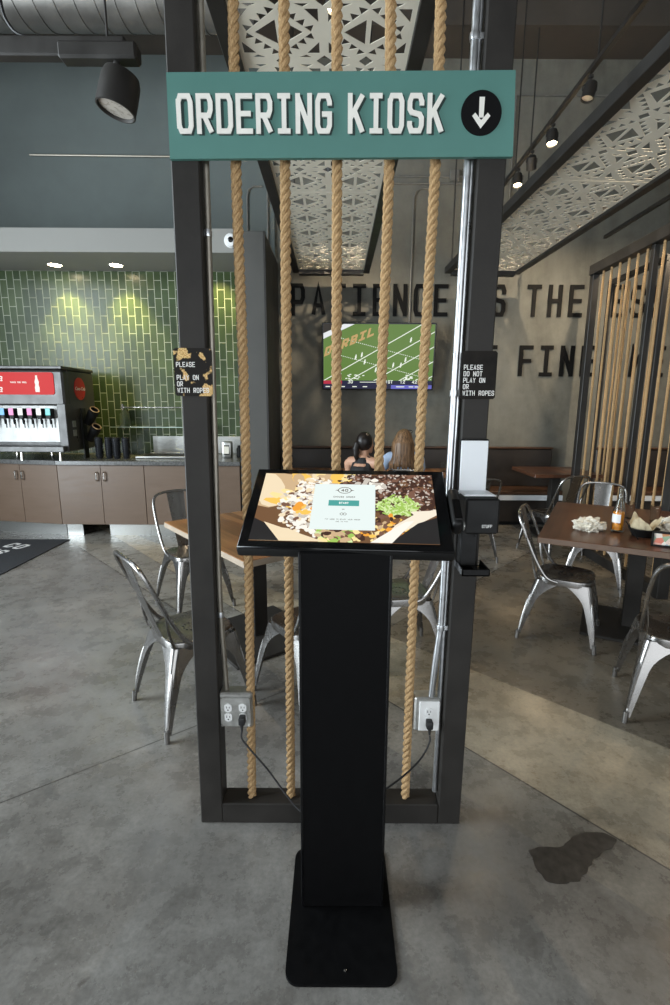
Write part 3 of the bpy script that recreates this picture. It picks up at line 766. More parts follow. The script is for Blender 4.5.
def ring2(bm_, cx, cy, rx, ry, t, z0, z1, M, n=28):
    for k in range(n):
        a, c = 2*PI*k/n, 2*PI*(k+1)/n
        prism(bm_, [(cx+rx*math.cos(a), cy+ry*math.sin(a)), (cx+rx*math.cos(c), cy+ry*math.sin(c)),
                    (cx+(rx-t)*math.cos(c), cy+(ry-t)*math.sin(c)), (cx+(rx-t)*math.cos(a), cy+(ry-t)*math.sin(a))], z0, z1, M)
ring2(e, 0, .076, .021, .015, .0022, .0003, .0005, CM)
prism(e, [(-.030, .0755), (-.019, .0735), (-.019, .0785)], .0003, .0005, CM); prism(e, [(.030, .0755), (.019, .0785), (.019, .0735)], .0003, .0005, CM)
text_bm(e, '40', -.0105, .070, .0092, .0125, .0118, .0022, .0003, .0006, CM)
text_bm(e, 'CHOOSE ORDER', -.033, .042, .0042, .0062, .0056, .0009, .0003, .0006, CM)
text_bm(e, 'OR', -.004, -.012, .003, .004, .0042, .0007, .0003, .0006, CM)
ring2(e, -.004, -.030, .0055, .0055, .0015, .0003, .0005, CM, 12); ring2(e, .005, -.030, .0055, .0055, .0015, .0003, .0005, CM, 12)
text_bm(e, 'TAP HERE TO START YOUR ORDER', -.052, -.055, .0027, .0042, .0037, .0006, .0003, .0006, CM)
text_bm(e, 'AND TO PAY', -.02, -.064, .0027, .0042, .0037, .0006, .0003, .0006, CM)
obj('card_print', e, PC['ink'], card, False)
e = bmesh.new(); text_bm(e, 'START', -.0145, .0135, .0048, .0085, .0060, .0014, .0005, .0008, CM); obj('button_text', e, PC['white'], card, False)
# card reader on the right edge of the screen
b = bmesh.new()
RD = SCR @ Matrix.Translation((0.322, 0.0, -0.012))
box(b, (0.0, 0, 0), (0.030, 0.155, 0.050), 0.011, RD, seg=3); rdr = obj('card_reader', b, MAT['matt_black'], ki)
b = bmesh.new(); box(b, (0.003, -0.02, 0.0265), (0.022, 0.085, 0.003), 0.001, RD); obj('reader_window', b, MAT['gloss_black'], rdr, False)
b = bmesh.new(); box(b, (0.018, -0.07, 0.006), (0.005, 0.016, 0.020), 0.002, RD); obj('reader_slot', b, MAT['box_steel'], rdr, False)

# ------------------------------------------------------------------ sanitiser dispenser on the right post
ds = thing('sanitizer_dispenser', 'black sanitizer dispenser with pale back board on the right post', 'dispenser', (0.453, 1.632, 1.012))
b = bmesh.new(); box(b, (0.0, -0.010, 0.360), (0.096, 0.016, 0.204), 0.006, seg=2); obj('frame', b, MAT['matt_black'], ds)
b = bmesh.new(); box(b, (0.0, -0.0195, 0.362), (0.088, 0.004, 0.190), 0.004); box(b, (0.002, -0.060, 0.291), (0.098, 0.085, 0.006), 0.002)
obj('back_board', b, MAT['dispenser_white'], ds, False)
b = bmesh.new(); bx(b, -0.046, 0.060, -0.128, -0.018, 0.172, 0.286, 0.006); obj('pump_housing', b, MAT['matt_black'], ds, False)
b = bmesh.new(); text_bm(b, 'STUFF', 0.006, 0.193, .006, .010, .0066, .0016, 0.128, 0.129, FACE)
obj('emblem', b, MAT['white_plastic'], ds, False)
b = bmesh.new(); bx(b, -0.040, 0.018, -0.060, -0.018, 0.045, 0.176, 0.005)
tube(b, [(0.006, -0.075, 0.178), (0.006, -0.078, 0.150)], [.008, .004], 10); obj('stem', b, MAT['matt_black'], ds)
b = bmesh.new()
bx(b, -0.045, 0.045, -0.120, -0.016, 0.030, 0.037, 0.002)
for x0, x1, y0, y1 in ((-0.045, 0.045, -0.120, -0.114), (-0.045, -0.039, -0.120, -0.016), (0.039, 0.045, -0.120, -0.016)): bx(b, x0, x1, y0, y1, 0.030, 0.054, 0.002)
obj('drip_tray', b, MAT['gloss_black'], ds, False)

# ------------------------------------------------------------------ metal cafe chairs
def superring(r, z, e=4.2, n=32, cx=0, cy=0):
    out = []
    for k in range(n):
        a = 2*PI*k/n; c, s = math.cos(a), math.sin(a)
        q = (abs(c)**e+abs(s)**e)**(-1/e)
        out.append((cx+r*q*c, cy+r*q*s, z))
    return out
def chair_leg_bm(sx, sy):
    bm = bmesh.new(); secs = []; nz = 14
    for i in range(nz+1):
        t = i/nz; z = 0.035+t*0.39
        k = t*t*0.35+t*0.65
        ox = 0.232+(0.172-0.232)*k; oy = (0.230 if sy > 0 else 0.255)+(0.172-(0.230 if sy > 0 else 0.255))*k
        w = 0.015+0.026*t+0.105*max(0, (t-0.62)/0.38)**2.2
        r = 0.010+0.022*t
        sec = [(ox-w-r, oy)]
        for q in range(7):
            a = PI/2-PI/2*q/6
            sec.append((ox-r+r*math.cos(a), oy-r+r*math.sin(a)))
        sec.append((ox, oy-w-r))
        inner = [(x-0.004 if j > 3 else x-0.001, y-0.004 if j < 5 else y-0.001) for j, (x, y) in enumerate(sec)][::-1]
        secs.append([(sx*x, sy*y, z) for x, y in sec+inner])
    rings(bm, secs)
    # raised flute down the corner of the leg
    pts = []; rad = []
    for i in range(13):
        t = 0.10+0.62*i/12; z = 0.035+t*0.39; k = t*t*0.35+t*0.65
        fy = 0.230 if sy > 0 else 0.255
        ox = 0.232+(0.172-0.232)*k; oy = fy+(0.172-fy)*k; r = 0.010+0.022*t
        c = (1-0.7071)*r+0.002
        pts.append((sx*(ox-c), sy*(oy-c), z)); rad.append(0.0115*math.sin(PI*(0.06+0.88*i/12))**0.5*(0.6+0.6*i/12))
    tube(bm, pts, rad, 8)
    return bm
def make_chair(label, group):
    t = thing('metal_chair', label, 'chair', (0, 0, 0), 0, group)
    b = bmesh.new()
    prof = [(0.02, .4395), (0.08, .440), (0.135, .4425), (0.163, .4485), (0.174, .4495), (0.179, .446), (0.181, .437), (0.180, .405), (0.174, .405), (0.172, .43), (0.02, .432)]
    rings(b, [superring(r, z) for r, z in prof])
    for k in range(12):
        a = 2*PI*k/12; lathe(b, [(.0055, .4404), (.0055, .4411)], c=(0.045*math.cos(a), 0.045*math.sin(a), 0), n=8, mi=1)
    obj('seat', b, [MAT['chair'], MAT['dark_hole']], t)
    for sx, sy in ((-1, 1), (1, 1), (-1, -1), (1, -1)):
        lg = obj('leg', chair_leg_bm(sx, sy), MAT['chair'], t)
        b = bmesh.new(); fy = 0.227 if sy > 0 else 0.252
        tube(b, [(sx*.229, sy*fy, 0.0), (sx*.225, sy*(fy-.004), 0.062)], [0.0125, 0.0135], 10); obj('foot', b, MAT['chair_foot'], lg)
    b = bmesh.new()
    pts = spline([(-.178, -.030, .425), (-.184, -.105, .455), (-.192, -.178, .57), (-.195, -.250, .73), (-.182, -.294, .830), (-.130, -.312, .872),
                  (0, -.320, .882), (.130, -.312, .872), (.182, -.294, .830), (.195, -.250, .73), (.192, -.178, .57), (.184, -.105, .455), (.178, -.030, .425)], 5)
    tube(b, pts, 0.0108, 9); obj('back_frame', b, MAT['chair'], t)
    b = bmesh.new(); secs = []
    for i in range(11):
        k = i/10; z = .44+.436*k; y = -.172-.143*k-0.006*math.sin(PI*k); w = .050+.022*k
        fr = [(x, y-0.010*(1-(x/w)**2), z) for x in (-w, -w*.5, 0, w*.5, w)]
        bk = [(x, yy+0.003, zz) for x, yy, zz in fr][::-1]
        secs.append(fr+bk)
    rings(b, secs); obj('splat', b, MAT['chair'], t)
    for s in (-1, 1):
        b = bmesh.new(); tube(b, spline([(s*.172, -.165, .43), (s*.172, -.190, .52), (s*.190, -.205, .64)], 5), 0.007, 7, flat=0.5); obj('brace', b, MAT['chair'], t)
    return t
def ang(dx, dy): return math.atan2(-dx, dy)         # rotation that turns local +y to (dx, dy)
GRP = 'metal chairs at the tables'
chair0 = make_chair('grey metal chair with its back to the left, left of the left post', GRP)
chair0.location = (-0.745, 2.42, 0); chair0.rotation_euler.z = ang(.76, .64)
for x, y, d, lab in (
    (-1.12, 3.76, (.62, -.78), 'grey metal chair at the far end of the left table, nearest the cabinets'),
    (-0.13, 2.50, (-.63, .775), 'grey metal chair mostly hidden behind the kiosk pedestal, left foot showing'),
    (0.40, 2.95, (-.985, -.17), 'dark metal chair behind the kiosk column, right side of the left table'),
    (1.60, 3.27, (.86, -.50), 'metal chair seen from the side, at the left edge of the right table'),
    (1.79, 2.40, (.40, .92), 'metal chair nearest the camera at the right table, cut by the photo edge'),
    (2.36, 5.28, (-.35, .93), 'metal chair with dark splat, pulled up to the far corner table'),
    (2.34, 4.28, (-.50, -.87), 'metal chair behind the orange bottle, far end of the right table'),
    (1.38, 5.05, (-.25, .97), 'metal chair half hidden behind the sanitizer dispenser'),
):
    dup(chair0, (x, y, 0), ang(*d), lab, GRP)

# ------------------------------------------------------------------ tables
def table(label, x, y, rz, w, l, top_z, mat, base=0.68, group=None, edge=None):
    t = thing('dining_table', label, 'table', (x, y, 0), rz, group)
    b = bmesh.new(); box(b, (0, 0, top_z-0.02), (w, l, 0.040), 0.004); obj('tabletop', b, mat, t, False)
    if edge:
        b = bmesh.new()
        for sx_ in (-1, 1): box(b, (sx_*(w/2+.0006), 0, top_z-.02), (.0012, l-.004, .034)); box(b, (0, sx_*(l/2+.0006), top_z-.02), (w-.004, .0012, .034))
        obj('edge_band', b, edge, t, False, 'paler edge strip')
    b = bmesh.new(); box(b, (0, 0, (top_z-0.04+0.02)/2), (0.105, 0.105, top_z-0.06), 0.004); obj('pedestal', b, MAT['steel_black'], t, False)
    b = bmesh.new(); box(b, (0, 0, 0.010), (base, base, 0.020), 0.003); obj('base', b, MAT['steel_black'], t, False)
    b = bmesh.new(); box(b, (0, 0, top_z-0.046), (0.36, 0.36, 0.012), 0.002); obj('top_bracket', b, MAT['steel_black'], t, False)
    return t
TZ = 0.76
aL = math.atan2(.63, .775)
table('walnut slab table with black pedestal, left of the kiosk', -0.535, 3.22, aL, 0.80, 1.16, TZ, MAT['wood'], 0.68, None, MAT['wood_edge'])
aR = -math.atan2(.48, .88)
table('dark walnut table with a used meal on it, at the right', 2.15, 3.375, aR, 1.20, 1.36, TZ, MAT['wood_dark'], 0.62, None, simple('dark table edge', (0.13, 0.085, 0.06), 0.4))
table('dark wood table in the corner by the bench, behind the right table', 2.72, 6.08, 0.0, 0.80, 0.78, 0.80, MAT['wood_dark'], 0.5)
table('wood table along the bench where the two women sit', 1.13, 6.24, 0.0, 1.24, 0.62, TZ, MAT['wood'], 0.34)
table('empty wood table along the bench behind the left ropes', -0.20, 6.24, 0.0, 0.92, 0.60, TZ, MAT['wood'], 0.4)

# ------------------------------------------------------------------ things on the right table
def local_on_table(dx, dy):      # offset in the table's own axes
    c, s = math.cos(aR), math.sin(aR)
    return (1.975+dx*c-dy*s, 3.47+dx*s+dy*c)
def crumple(name, label, cat, loc, r, h, mat, seed, amp=0.45):
    bm = bmesh.new(); bmesh.ops.create_icosphere(bm, subdivisions=4, radius=1.0)
    for v in bm.verts:
        p = v.co.copy()
        n = noise.noise(p*2.3+Vector((seed, 0, 0)))*1.0+(0.35-abs(noise.noise(p*3.6+Vector((0, seed, 0)))))*1.3
        q = p*(1+amp*n)
        v.co = Vector((q.x*r, q.y*r*0.75, max(0.0, q.z*h*0.6+h*0.42)))
    o = obj(name, bm, mat, None, False); o.location = loc; return tag(o, label, cat)
bt = thing('soda_bottle', 'glass bottle half full of orange soda on the right table', 'bottle', (1.89, 3.22, TZ)); bt.scale = (1.15, 1.15, 1.15)
outer = [(0.004, 0.0), (0.030, 0.0), (0.033, 0.006), (0.033, 0.095), (0.031, 0.125), (0.022, 0.165), (0.0145, 0.195), (0.0125, 0.225), (0.0125, 0.242), (0.0145, 0.244), (0.0145, 0.256), (0.012, 0.258)]
inner = [(0.0105, 0.258), (0.0105, 0.196), (0.019, 0.164), (0.0285, 0.122), (0.0305, 0.095), (0.0305, 0.010), (0.004, 0.008)]
b = bmesh.new(); lathe(b, outer+inner, n=24); obj('glass', b, MAT['glass'], bt)
b = bmesh.new(); lathe(b, [(0.004, 0.0105), (0.0295, 0.012), (0.0297, 0.095), (0.0285, 0.118), (0.004, 0.118)], n=24); obj('soda', b, MAT['orange'], bt)
b = bmesh.new()
secs = []
for k in range(8):
    a = PI*(0.95+0.5*k/7)
    secs.append([((0.0336)*math.cos(a), 0.0336*math.sin(a), z) for z in (0.055, 0.105)]+[((0.0341)*math.cos(a), 0.0341*math.sin(a), z) for z in (0.105, 0.055)])
rings(b, secs); obj('bottle_label', b, MAT['white_plastic'], bt, True, 'white printed label')
crumple('napkin', 'crumpled white wrapper lying left on the right table', 'napkin', (1.71, 3.24, TZ), 0.085, 0.075, MAT['paper'], 3.1, 0.6)
bs = thing('food_basket', 'small black basket with cream liner paper on the right table', 'basket', (1.99, 3.10, TZ))
b = bmesh.new(); lathe(b, [(0.060, 0.0), (0.062, 0.003), (0.088, 0.050), (0.091, 0.052), (0.091, 0.056), (0.086, 0.056), (0.058, 0.006), (0.01, 0.006)], n=28); obj('basket_shell', b, MAT['matt_black'], bs)
b = bmesh.new()
n = 56; rs = []
for j in range(9):
    k = j/8; ring = []
    for i in range(n):
        a = 2*PI*i/n
        fold = abs(((a*3/PI+.35) % 2)-1)
        rr = (0.030+0.052*k)*(1+0.20*(fold-.5)*k+0.08*noise.noise(Vector((math.cos(a)*4, math.sin(a)*4, k*4))))
        z = 0.012+k**1.2*(0.040+0.085*fold+0.030*noise.noise(Vector((math.cos(a)*2+5, math.sin(a)*2, 0))))
        ring.append((rr*math.cos(a), rr*math.sin(a), z))
    rs.append(ring)
rings(b, rs, True, False); o = obj('liner_paper', b, MAT['wax_paper'], bs, False)
sm = o.modifiers.new('thickness', 'SOLIDIFY'); sm.thickness = 0.0015
crumple('napkin', 'big pale crumpled paper at the right edge of the right table', 'napkin', (2.21, 3.12, TZ), 0.10, 0.12, MAT['paper'], 8.4, 0.35)
b = bmesh.new(); tube(b, [(0.0, 0, 0.0), (-0.085, 0.01, 0.115)], 0.0038, 8)
o = obj('drinking_straw', b, MAT['matt_black']); o.location = (1.90, 3.00, TZ+0.004); tag(o, 'black straw leaning beside the orange bottle', 'straw')
cd = thing('menu_stand', 'black framed card stand at the right edge of the right table', 'menu', (1.985, 2.84, TZ), aR+0.05)
b = bmesh.new()
for x0, x1, z0, z1 in ((-.09, .09, 0, .010), (-.09, .09, .080, .090), (-.09, -.080, 0, .09), (.080, .09, 0, .09)): bx(b, x0, x1, -.012, .012, z0, z1, .001)
obj('frame', b, MAT['matt_black'], cd, False)
def card_mat():
    m, nt, b_ = nmat('printed menu card')
    tc = nt.nodes.new('ShaderNodeTexCoord'); v = N(nt, 'ShaderNodeTexVoronoi', Scale=28.0); nt.links.new(tc.outputs['Object'], v.inputs['Vector'])
    sp = nt.nodes.new('ShaderNodeSeparateColor'); nt.links.new(v.outputs['Color'], sp.inputs[0])
    nt.links.new(ramp(nt, sp.outputs[0], [(0.2, (0.75, 0.70, 0.62)), (0.45, (0.60, 0.16, 0.10)), (0.6, (0.25, 0.38, 0.12)), (0.8, (0.30, 0.36, 0.55)), (0.95, (0.75, 0.72, 0.66))]), b_.inputs['Base Color'])
    return m
MAT['menu'] = card_mat()
b = bmesh.new(); bx(b, -.080, .080, -.004, .004, .010, .080); obj('card', b, MAT['menu'], cd, False, 'printed colourful card')
for (x, y), lab in (((2.20, 3.62), 'clear plastic cup standing behind the cream basket'), ((2.33, 3.52), 'clear plastic cup at the right edge of the right table')):
    b = bmesh.new(); lathe(b, [(0.004, 0), (0.028, 0), (0.036, 0.112), (0.038, 0.114), (0.036, 0.116), (0.034, 0.112), (0.0265, 0.004), (0.004, 0.004)], n=24)
    o = obj('plastic_cup', b, MAT['plastic_clear']); o.location = (x, y, TZ); tag(o, lab, 'cup')
# on the bench table
b = bmesh.new(); lathe(b, [(0.004, 0), (0.030, 0), (0.036, 0.118), (0.034, 0.118), (0.028, 0.005), (0.004, 0.005)], n=20)
o = obj('drinking_glass', b, MAT['glass']); o.location = (1.36, 6.20, TZ); tag(o, 'clear drinking glass on the table beside the seated women', 'glass')
crumple('napkin', 'crumpled white napkin beside the glass on the bench table', 'napkin', (1.50, 6.26, TZ), 0.07, 0.10, MAT['paper'], 5.2)

# ------------------------------------------------------------------ bench along the back wall
def bench(x0, x1, label):
    t = thing('wall_bench', label, 'bench', ((x0+x1)/2, 6.98, 0)); h = (x1-x0)/2
    b = bmesh.new(); bx(b, -h, h, -0.10, -0.005, 0.46, 1.00, 0.02); obj('backrest', b, MAT['bench'], t, False)
    b = bmesh.new(); bx(b, -h, h, -0.52, -0.10, 0.42, 0.475, 0.012); obj('seat', b, MAT['bench_wood'], t, False)
    b = bmesh.new(); bx(b, -h, h, -0.495, -0.02, 0.055, 0.42, 0.004); obj('base', b, MAT['bench'], t, False)
    b = bmesh.new(); bx(b, -h, h, -0.525, -0.495, 0.350, 0.418, 0.002); obj('trim_strip', b, MAT['dispenser_white'], t, False, 'pale strip under the seat')
    b = bmesh.new(); bx(b, -h+0.01, h-0.01, -0.44, -0.05, 0.0, 0.055); obj('plinth', b, MAT['matt_black'], t, False)
    b = bmesh.new(); bx(b, -h, h, -0.115, -0.002, 1.0, 1.018, 0.003); obj('cap_rail', b, MAT['bench_wood'], t, False)
    return t
bench(-0.74, 3.02, 'long dark brown bench along the back wall under the television')
bench(3.62, 5.95, 'dark bench behind the right rope screen')

# ------------------------------------------------------------------ words on the back wall
def wall_word(s, px, zc, h, name_lab, pitch=0.281):
    x0 = px
    t = thing('wall_lettering', name_lab, 'lettering', (x0, 6.998, zc))
    for i, ch in enumerate(s):
        b = bmesh.new()
        w = 0.185
        glyph(b, ch, i*pitch-w/2, -h/2, w, h, 0.052, 0.0, 0.018, FACE)
        obj('letter', b, MAT['wall_letter'], t, False)
Z1, Z2, HH = 2.953, 2.182, 0.405
wall_word('PATIENCE', -0.506, Z1, HH, 'black wall letters spelling patience above the television', 0.2716)
wall_word('IS', 1.885, Z1, HH, 'black wall letters spelling is, at the right post')
wall_word('THE', 2.633, Z1, HH, 'black wall letters spelling the, right of the right post')
wall_word('ESSE', 3.736, Z1, HH, 'black wall letters of the upper line, seen through the right rope screen')
wall_word('OF', 1.815, Z2, HH, 'black wall letters spelling of, at the right notice plate')
wall_word('FINE', 2.585, Z2, HH, 'black wall letters of the lower line ending behind the rope screen')
wall_word('ME', 4.096, Z2, HH, 'lower black wall letters seen through the right rope screen')

# ------------------------------------------------------------------ television
tv = thing('television', 'wall mounted television showing a football game', 'television', (0.565, 6.80, 2.205))
TVM = facing(0, 0, 0, rx=math.radians(7))
W2, H2 = 0.745, 0.428
b = bmesh.new(); box(b, (0, 0, -0.025), (2*W2, 2*H2, 0.045), 0.006, TVM); obj('casing', b, MAT['gloss_black'], tv, False)
TVC = {k: emit('television '+k, v, s, 0.15) for k, v, s in (('field', (0.115, 0.205, 0.045), .9), ('line', (0.80, 0.85, 0.75), .9), ('band', (0.75, 0.78, 0.80), .9),
       ('stand', (0.03, 0.025, 0.02), .9), ('zone', (0.50, 0.33, 0.13), .9), ('bar', (0.02, 0.02, 0.05), .9), ('red', (0.45, 0.03, 0.06), .9), ('blue', (0.12, 0.12, 0.45), 1.0))}
w, h = W2-0.018, H2-0.018
b = bmesh.new(); prism(b, [(-w, -h), (w, -h), (w, h), (-w, h)], 0.0, 0.0006, TVM); scr = obj('screen', b, TVC['field'], tv, False, 'lit green football field')
def clip(pts):
    def cut(P, f, g):
        out = []
        for i in range(len(P)):
            a, c = P[i], P[(i+1) % len(P)]; fa, fc = f(a), f(c)
            if fa >= 0: out.append(a)
            if fa*fc < 0:
                t = fa/(fa-fc); out.append((a[0]+(c[0]-a[0])*t, a[1]+(c[1]-a[1])*t))
        return out
    for f in (lambda p: p[0]+w, lambda p: w-p[0], lambda p: p[1]+h*.74, lambda p: h-p[1]):
        if pts: pts = cut(pts, f, None)
    return pts if len(pts) > 2 else None
b = bmesh.new()
dirx, diry = 1.0, 0.56
for k in range(8):
    x0 = -1.10+k*0.335
    q = clip([(x0-1, -h-0.1-.56+.24*0), (x0-1+.022, -h-0.1-.56), (x0+2.2+.022, -h-0.1+diry*2.2), (x0+2.2, -h-0.1+diry*2.2)])
    if q: prism(b, q, 0.0006, 0.0009, TVM)
for k in range(60):
    for y0 in (0.12, -0.10):
        x = -w+0.03+k*0.025; y = y0+0.17-(x+w)*0.25
        q = clip([(x, y), (x+.012, y-.003), (x+.012, y+.006), (x, y+.009)])
        if q: prism(b, q, 0.0006, 0.0009, TVM)
obj('yard_lines', b, TVC['line'], scr, False)
b = bmesh.new()
q = clip([(-w, h*.30), (-w, h*.62), (-.12, h+.06), (-.30, h+.1)]);  prism(b, clip([(-w, h*.55), (-.32, h), (-.46, h), (-w, h*.72)]), 0.0007, 0.001, TVM); obj('sideline', b, TVC['band'], scr, False)
b = bmesh.new(); prism(b, [(-w, h*.72), (-.47, h), (-w, h)], 0.0007, 0.001, TVM); obj('stands', b, TVC['stand'], scr, False)
b = bmesh.new()
EZ = TVM @ Matrix(((1, .22, 0, -w+.005), (.42, .95, 0, .0), (0, 0, 1, 0), (0, 0, 0, 1)))
text_bm(b, 'DERBIL', .0, .0, .088, .125, .112, .030, .0007, .001, EZ); obj('end_zone_letters', b, TVC['zone'], scr, False, 'tan end zone lettering')
b = bmesh.new()
for x, y in ((-.30, .0), (-.22, .03), (-.18, -.06), (-.03, -.16), (.20, -.10), (.30, -.10), (.36, -.03), (-.60, .0), (-.5, -.24), (.42, .22)):
    b = bmesh.new()
    for dx, dy, r in ((0, 0, .012), (.004, .02, .008), (-.006, -.02, .009)): prism(b, [(x+dx-r, y+dy-r*1.4), (x+dx+r, y+dy-r*1.4), (x+dx+r*.7, y+dy+r*1.4), (x+dx-r*.7, y+dy+r*1.4)], .0009, .0011, TVM)
    obj('player', b, TVC['line'], scr, False)
b = bmesh.new()
for i in range(26):
    x, y = random.choice(((-.32, -.26), (.46, -.27))); x += random.uniform(-.12, .12); y += random.uniform(-.03, .03)
    prism(b, [(x, y), (x+.03, y+.004), (x+.026, y+.016), (x, y+.012)], .0009, .0011, TVM)
obj('field_emblem', b, TVC['line'], scr, False)
b = bmesh.new(); prism(b, [(-w, -h), (w, -h), (w, -h*.74), (-w, -h*.74)], 0.0007, 0.001, TVM); bar = obj('score_bar', b, TVC['bar'], scr, False)
b = bmesh.new(); prism(b, [(-w, -h*.85), (-.48, -h*.85), (-.48, -h*.74), (-w, -h*.74)], 0.0011, 0.0013, TVM); obj('score_block', b, TVC['red'], scr, False)
b = bmesh.new(); prism(b, [(.18, -h), (w, -h), (w, -h*.88), (.18, -h*.88)], 0.0011, 0.0013, TVM); obj('ticker_block', b, TVC['blue'], scr, False)
b = bmesh.new()
for s, x in (('77', -.58), ('30', -.40), ('1ST', .10), ('12', .30), ('42', .46), ('14', .60)): text_bm(b, s, x, -h*.83, .03, .042, .036, .008, .0013, .0016, TVM)
prism(b, [(-.24, -h*.80), (.02, -h*.80), (.02, -h*.78), (-.24, -h*.78)], .0013, .0016, TVM)
for x in (-.7, -.62, -.5, -.34, -.2, .25, .3, .42, .5, .6): prism(b, [(x, -h*.95), (x+.06, -h*.95), (x+.06, -h*.92), (x, -h*.92)], .0013, .0016, TVM)
obj('score_text', b, TVC['line'], scr, False)
b = bmesh.new(); box(b, (0, 0.11, 0.0), (0.42, 0.02, 0.34), 0.004); box(b, (0, 0.155, 0.0), (0.12, 0.085, 0.12), 0.004); obj('wall_bracket', b, MAT['steel_dark'], tv, False)

# ------------------------------------------------------------------ laser cut ceiling panels
def tri_holes(L, W):
    """hole outlines of a woven saw-tooth diamond pattern over a W x L panel"""
    holes = []
    cw = W/2; n = max(1, int(round(L/cw))); cl = L/n
    g = 0.018
    for i in range(2):
        for j in range(n):
            cx, cy = -W/2+cw*(i+.5), -L/2+cl*(j+.5)
            a, c = cw*0.5-0.020, cl*0.5-0.020
            def P(u, v): return (cx+u*a, cy+v*c)
            # two facing triangles in the heart of the diamond
            holes.append([P(-.06, -.44), P(-.06, .44), P(-.60, 0)]); holes.append([P(.06, -.44), P(.60, 0), P(.06, .44)])
            # saw teeth along the four sides
            m = 4
            for su, sv in ((1, 1), (1, -1), (-1, 1), (-1, -1)):
                for k in range(m):
                    t0, t1 = (k+.04)/m, (k+.90)/m
                    u0, v0 = .80*(1-t0)+.01, .80*t0+.01; u1, v1 = .80*(1-t1)+.01, .80*t1+.01
                    holes.append([P(su*u0, sv*v0), P(su*u1, sv*v1), P(su*(u0+.07), sv*(v1+.07))])
            # corner triangles, and a square lozenge where four diamonds meet
            for su, sv in ((1, 1), (1, -1), (-1, 1), (-1, -1)):
                holes.append([P(su*.99, sv*.36), P(su*.99, sv*.80), P(su*.66, sv*.80)])
                holes.append([P(su*.42, sv*.97), P(su*.64, sv*.86), P(su*.80, sv*.97)])
            if j < n-1: holes.append([(cx, cy+cl/2-.035), (cx+.035, cy+cl/2), (cx, cy+cl/2+.035), (cx-.035, cy+cl/2)])
            if i == 0 and j < n-1: holes.append([(cx+cw/2, cy+cl/2-.04), (cx+cw/2+.04, cy+cl/2), (cx+cw/2, cy+cl/2+.04), (cx+cw/2-.04, cy+cl/2)])
    return holes
def area2(p): return sum(p[i][0]*p[(i+1) % len(p)][1]-p[(i+1) % len(p)][0]*p[i][1] for i in range(len(p)))/2
def panel_mesh(W, L, th=0.002):
    from mathutils.geometry import delaunay_2d_cdt
    pts = [Vector(p) for p in ((-W/2, -L/2), (W/2, -L/2), (W/2, L/2), (-W/2, L/2))]
    faces = [[0, 1, 2, 3]]
    for h in tri_holes(L, W):
        if area2(h) < 0: h = h[::-1]
        faces.append(list(range(len(pts), len(pts)+len(h)))); pts += [Vector(p) for p in h]
    vo, eo, fo, ov, oe, of = delaunay_2d_cdt(pts, [], faces, 1, 1e-5)
    b = bmesh.new()
    vs_ = [b.verts.new((p.x, p.y, -th/2)) for p in vo]
    for f, src in zip(fo, of):
        if list(src) == [0]: b.faces.new([vs_[i] for i in f])
    g = bmesh.ops.extrude_face_region(b, geom=b.faces[:])
    bmesh.ops.translate(b, vec=(0, 0, th), verts=[v for v in g['geom'] if isinstance(v, bmesh.types.BMVert)])
    bmesh.ops.recalc_face_normals(b, faces=b.faces[:])
    me = bpy.data.meshes.new('screen_sheet'); b.to_mesh(me); b.free()
    me.materials.append(MAT['panel'])
    return me
def ceiling_panel(label, x0, x1, y0, y1, z, yaw=0.0):
    fw = 0.075
    t = thing('ceiling_panel', label, 'ceiling panel', ((x0+x1)/2+(y1-y0)/2*math.sin(yaw), y1-(y1-y0)/2*math.cos(yaw), z), yaw)
    hx, hy = (x1-x0)/2, (y1-y0)/2
    b = bmesh.new()
    bx(b, -hx, -hx+fw, -hy, hy, -0.02, 0.055, 0.003); bx(b, hx-fw, hx, -hy, hy, -0.02, 0.055, 0.003)
    bx(b, -hx+fw, hx-fw, hy-fw, hy, -0.05, 0.055, 0.003); bx(b, -hx+fw, hx-fw, -hy, -hy+fw, -0.02, 0.055, 0.003)
    obj('frame', b, MAT['steel_dark'], t, False)
    n = max(1, int(round((2*hy-2*fw)/2.3))); pl = (2*hy-2*fw)/n
    me = None
    for i in range(n):
        if me is None: me = panel_mesh(2*hx-2*fw, pl-0.004)
        o = bpy.data.objects.new('screen_sheet', me); COL.objects.link(o); o.parent = t
        o.location = (0, -hy+fw+pl*(i+.5), 0.006)
    for sx in (-1, 1):
        for sy in (-.85, .93):
            b = bmesh.new(); tube(b, [(sx*(hx-fw/2), sy*hy, 0.055), (sx*(hx-fw/2), sy*hy, 6.0-z)], 0.008, 8); obj('hanger_rod', b, MAT['steel_dark'], t)
    return t
ceiling_panel('white laser cut panel in a black frame hung over the middle', -0.54, 0.415, 1.95, 6.65, 3.22)
ceiling_panel('white laser cut panel in a black frame hung over the right', 1.355, 2.30, 1.5, 6.65, 3.22, 0.042)

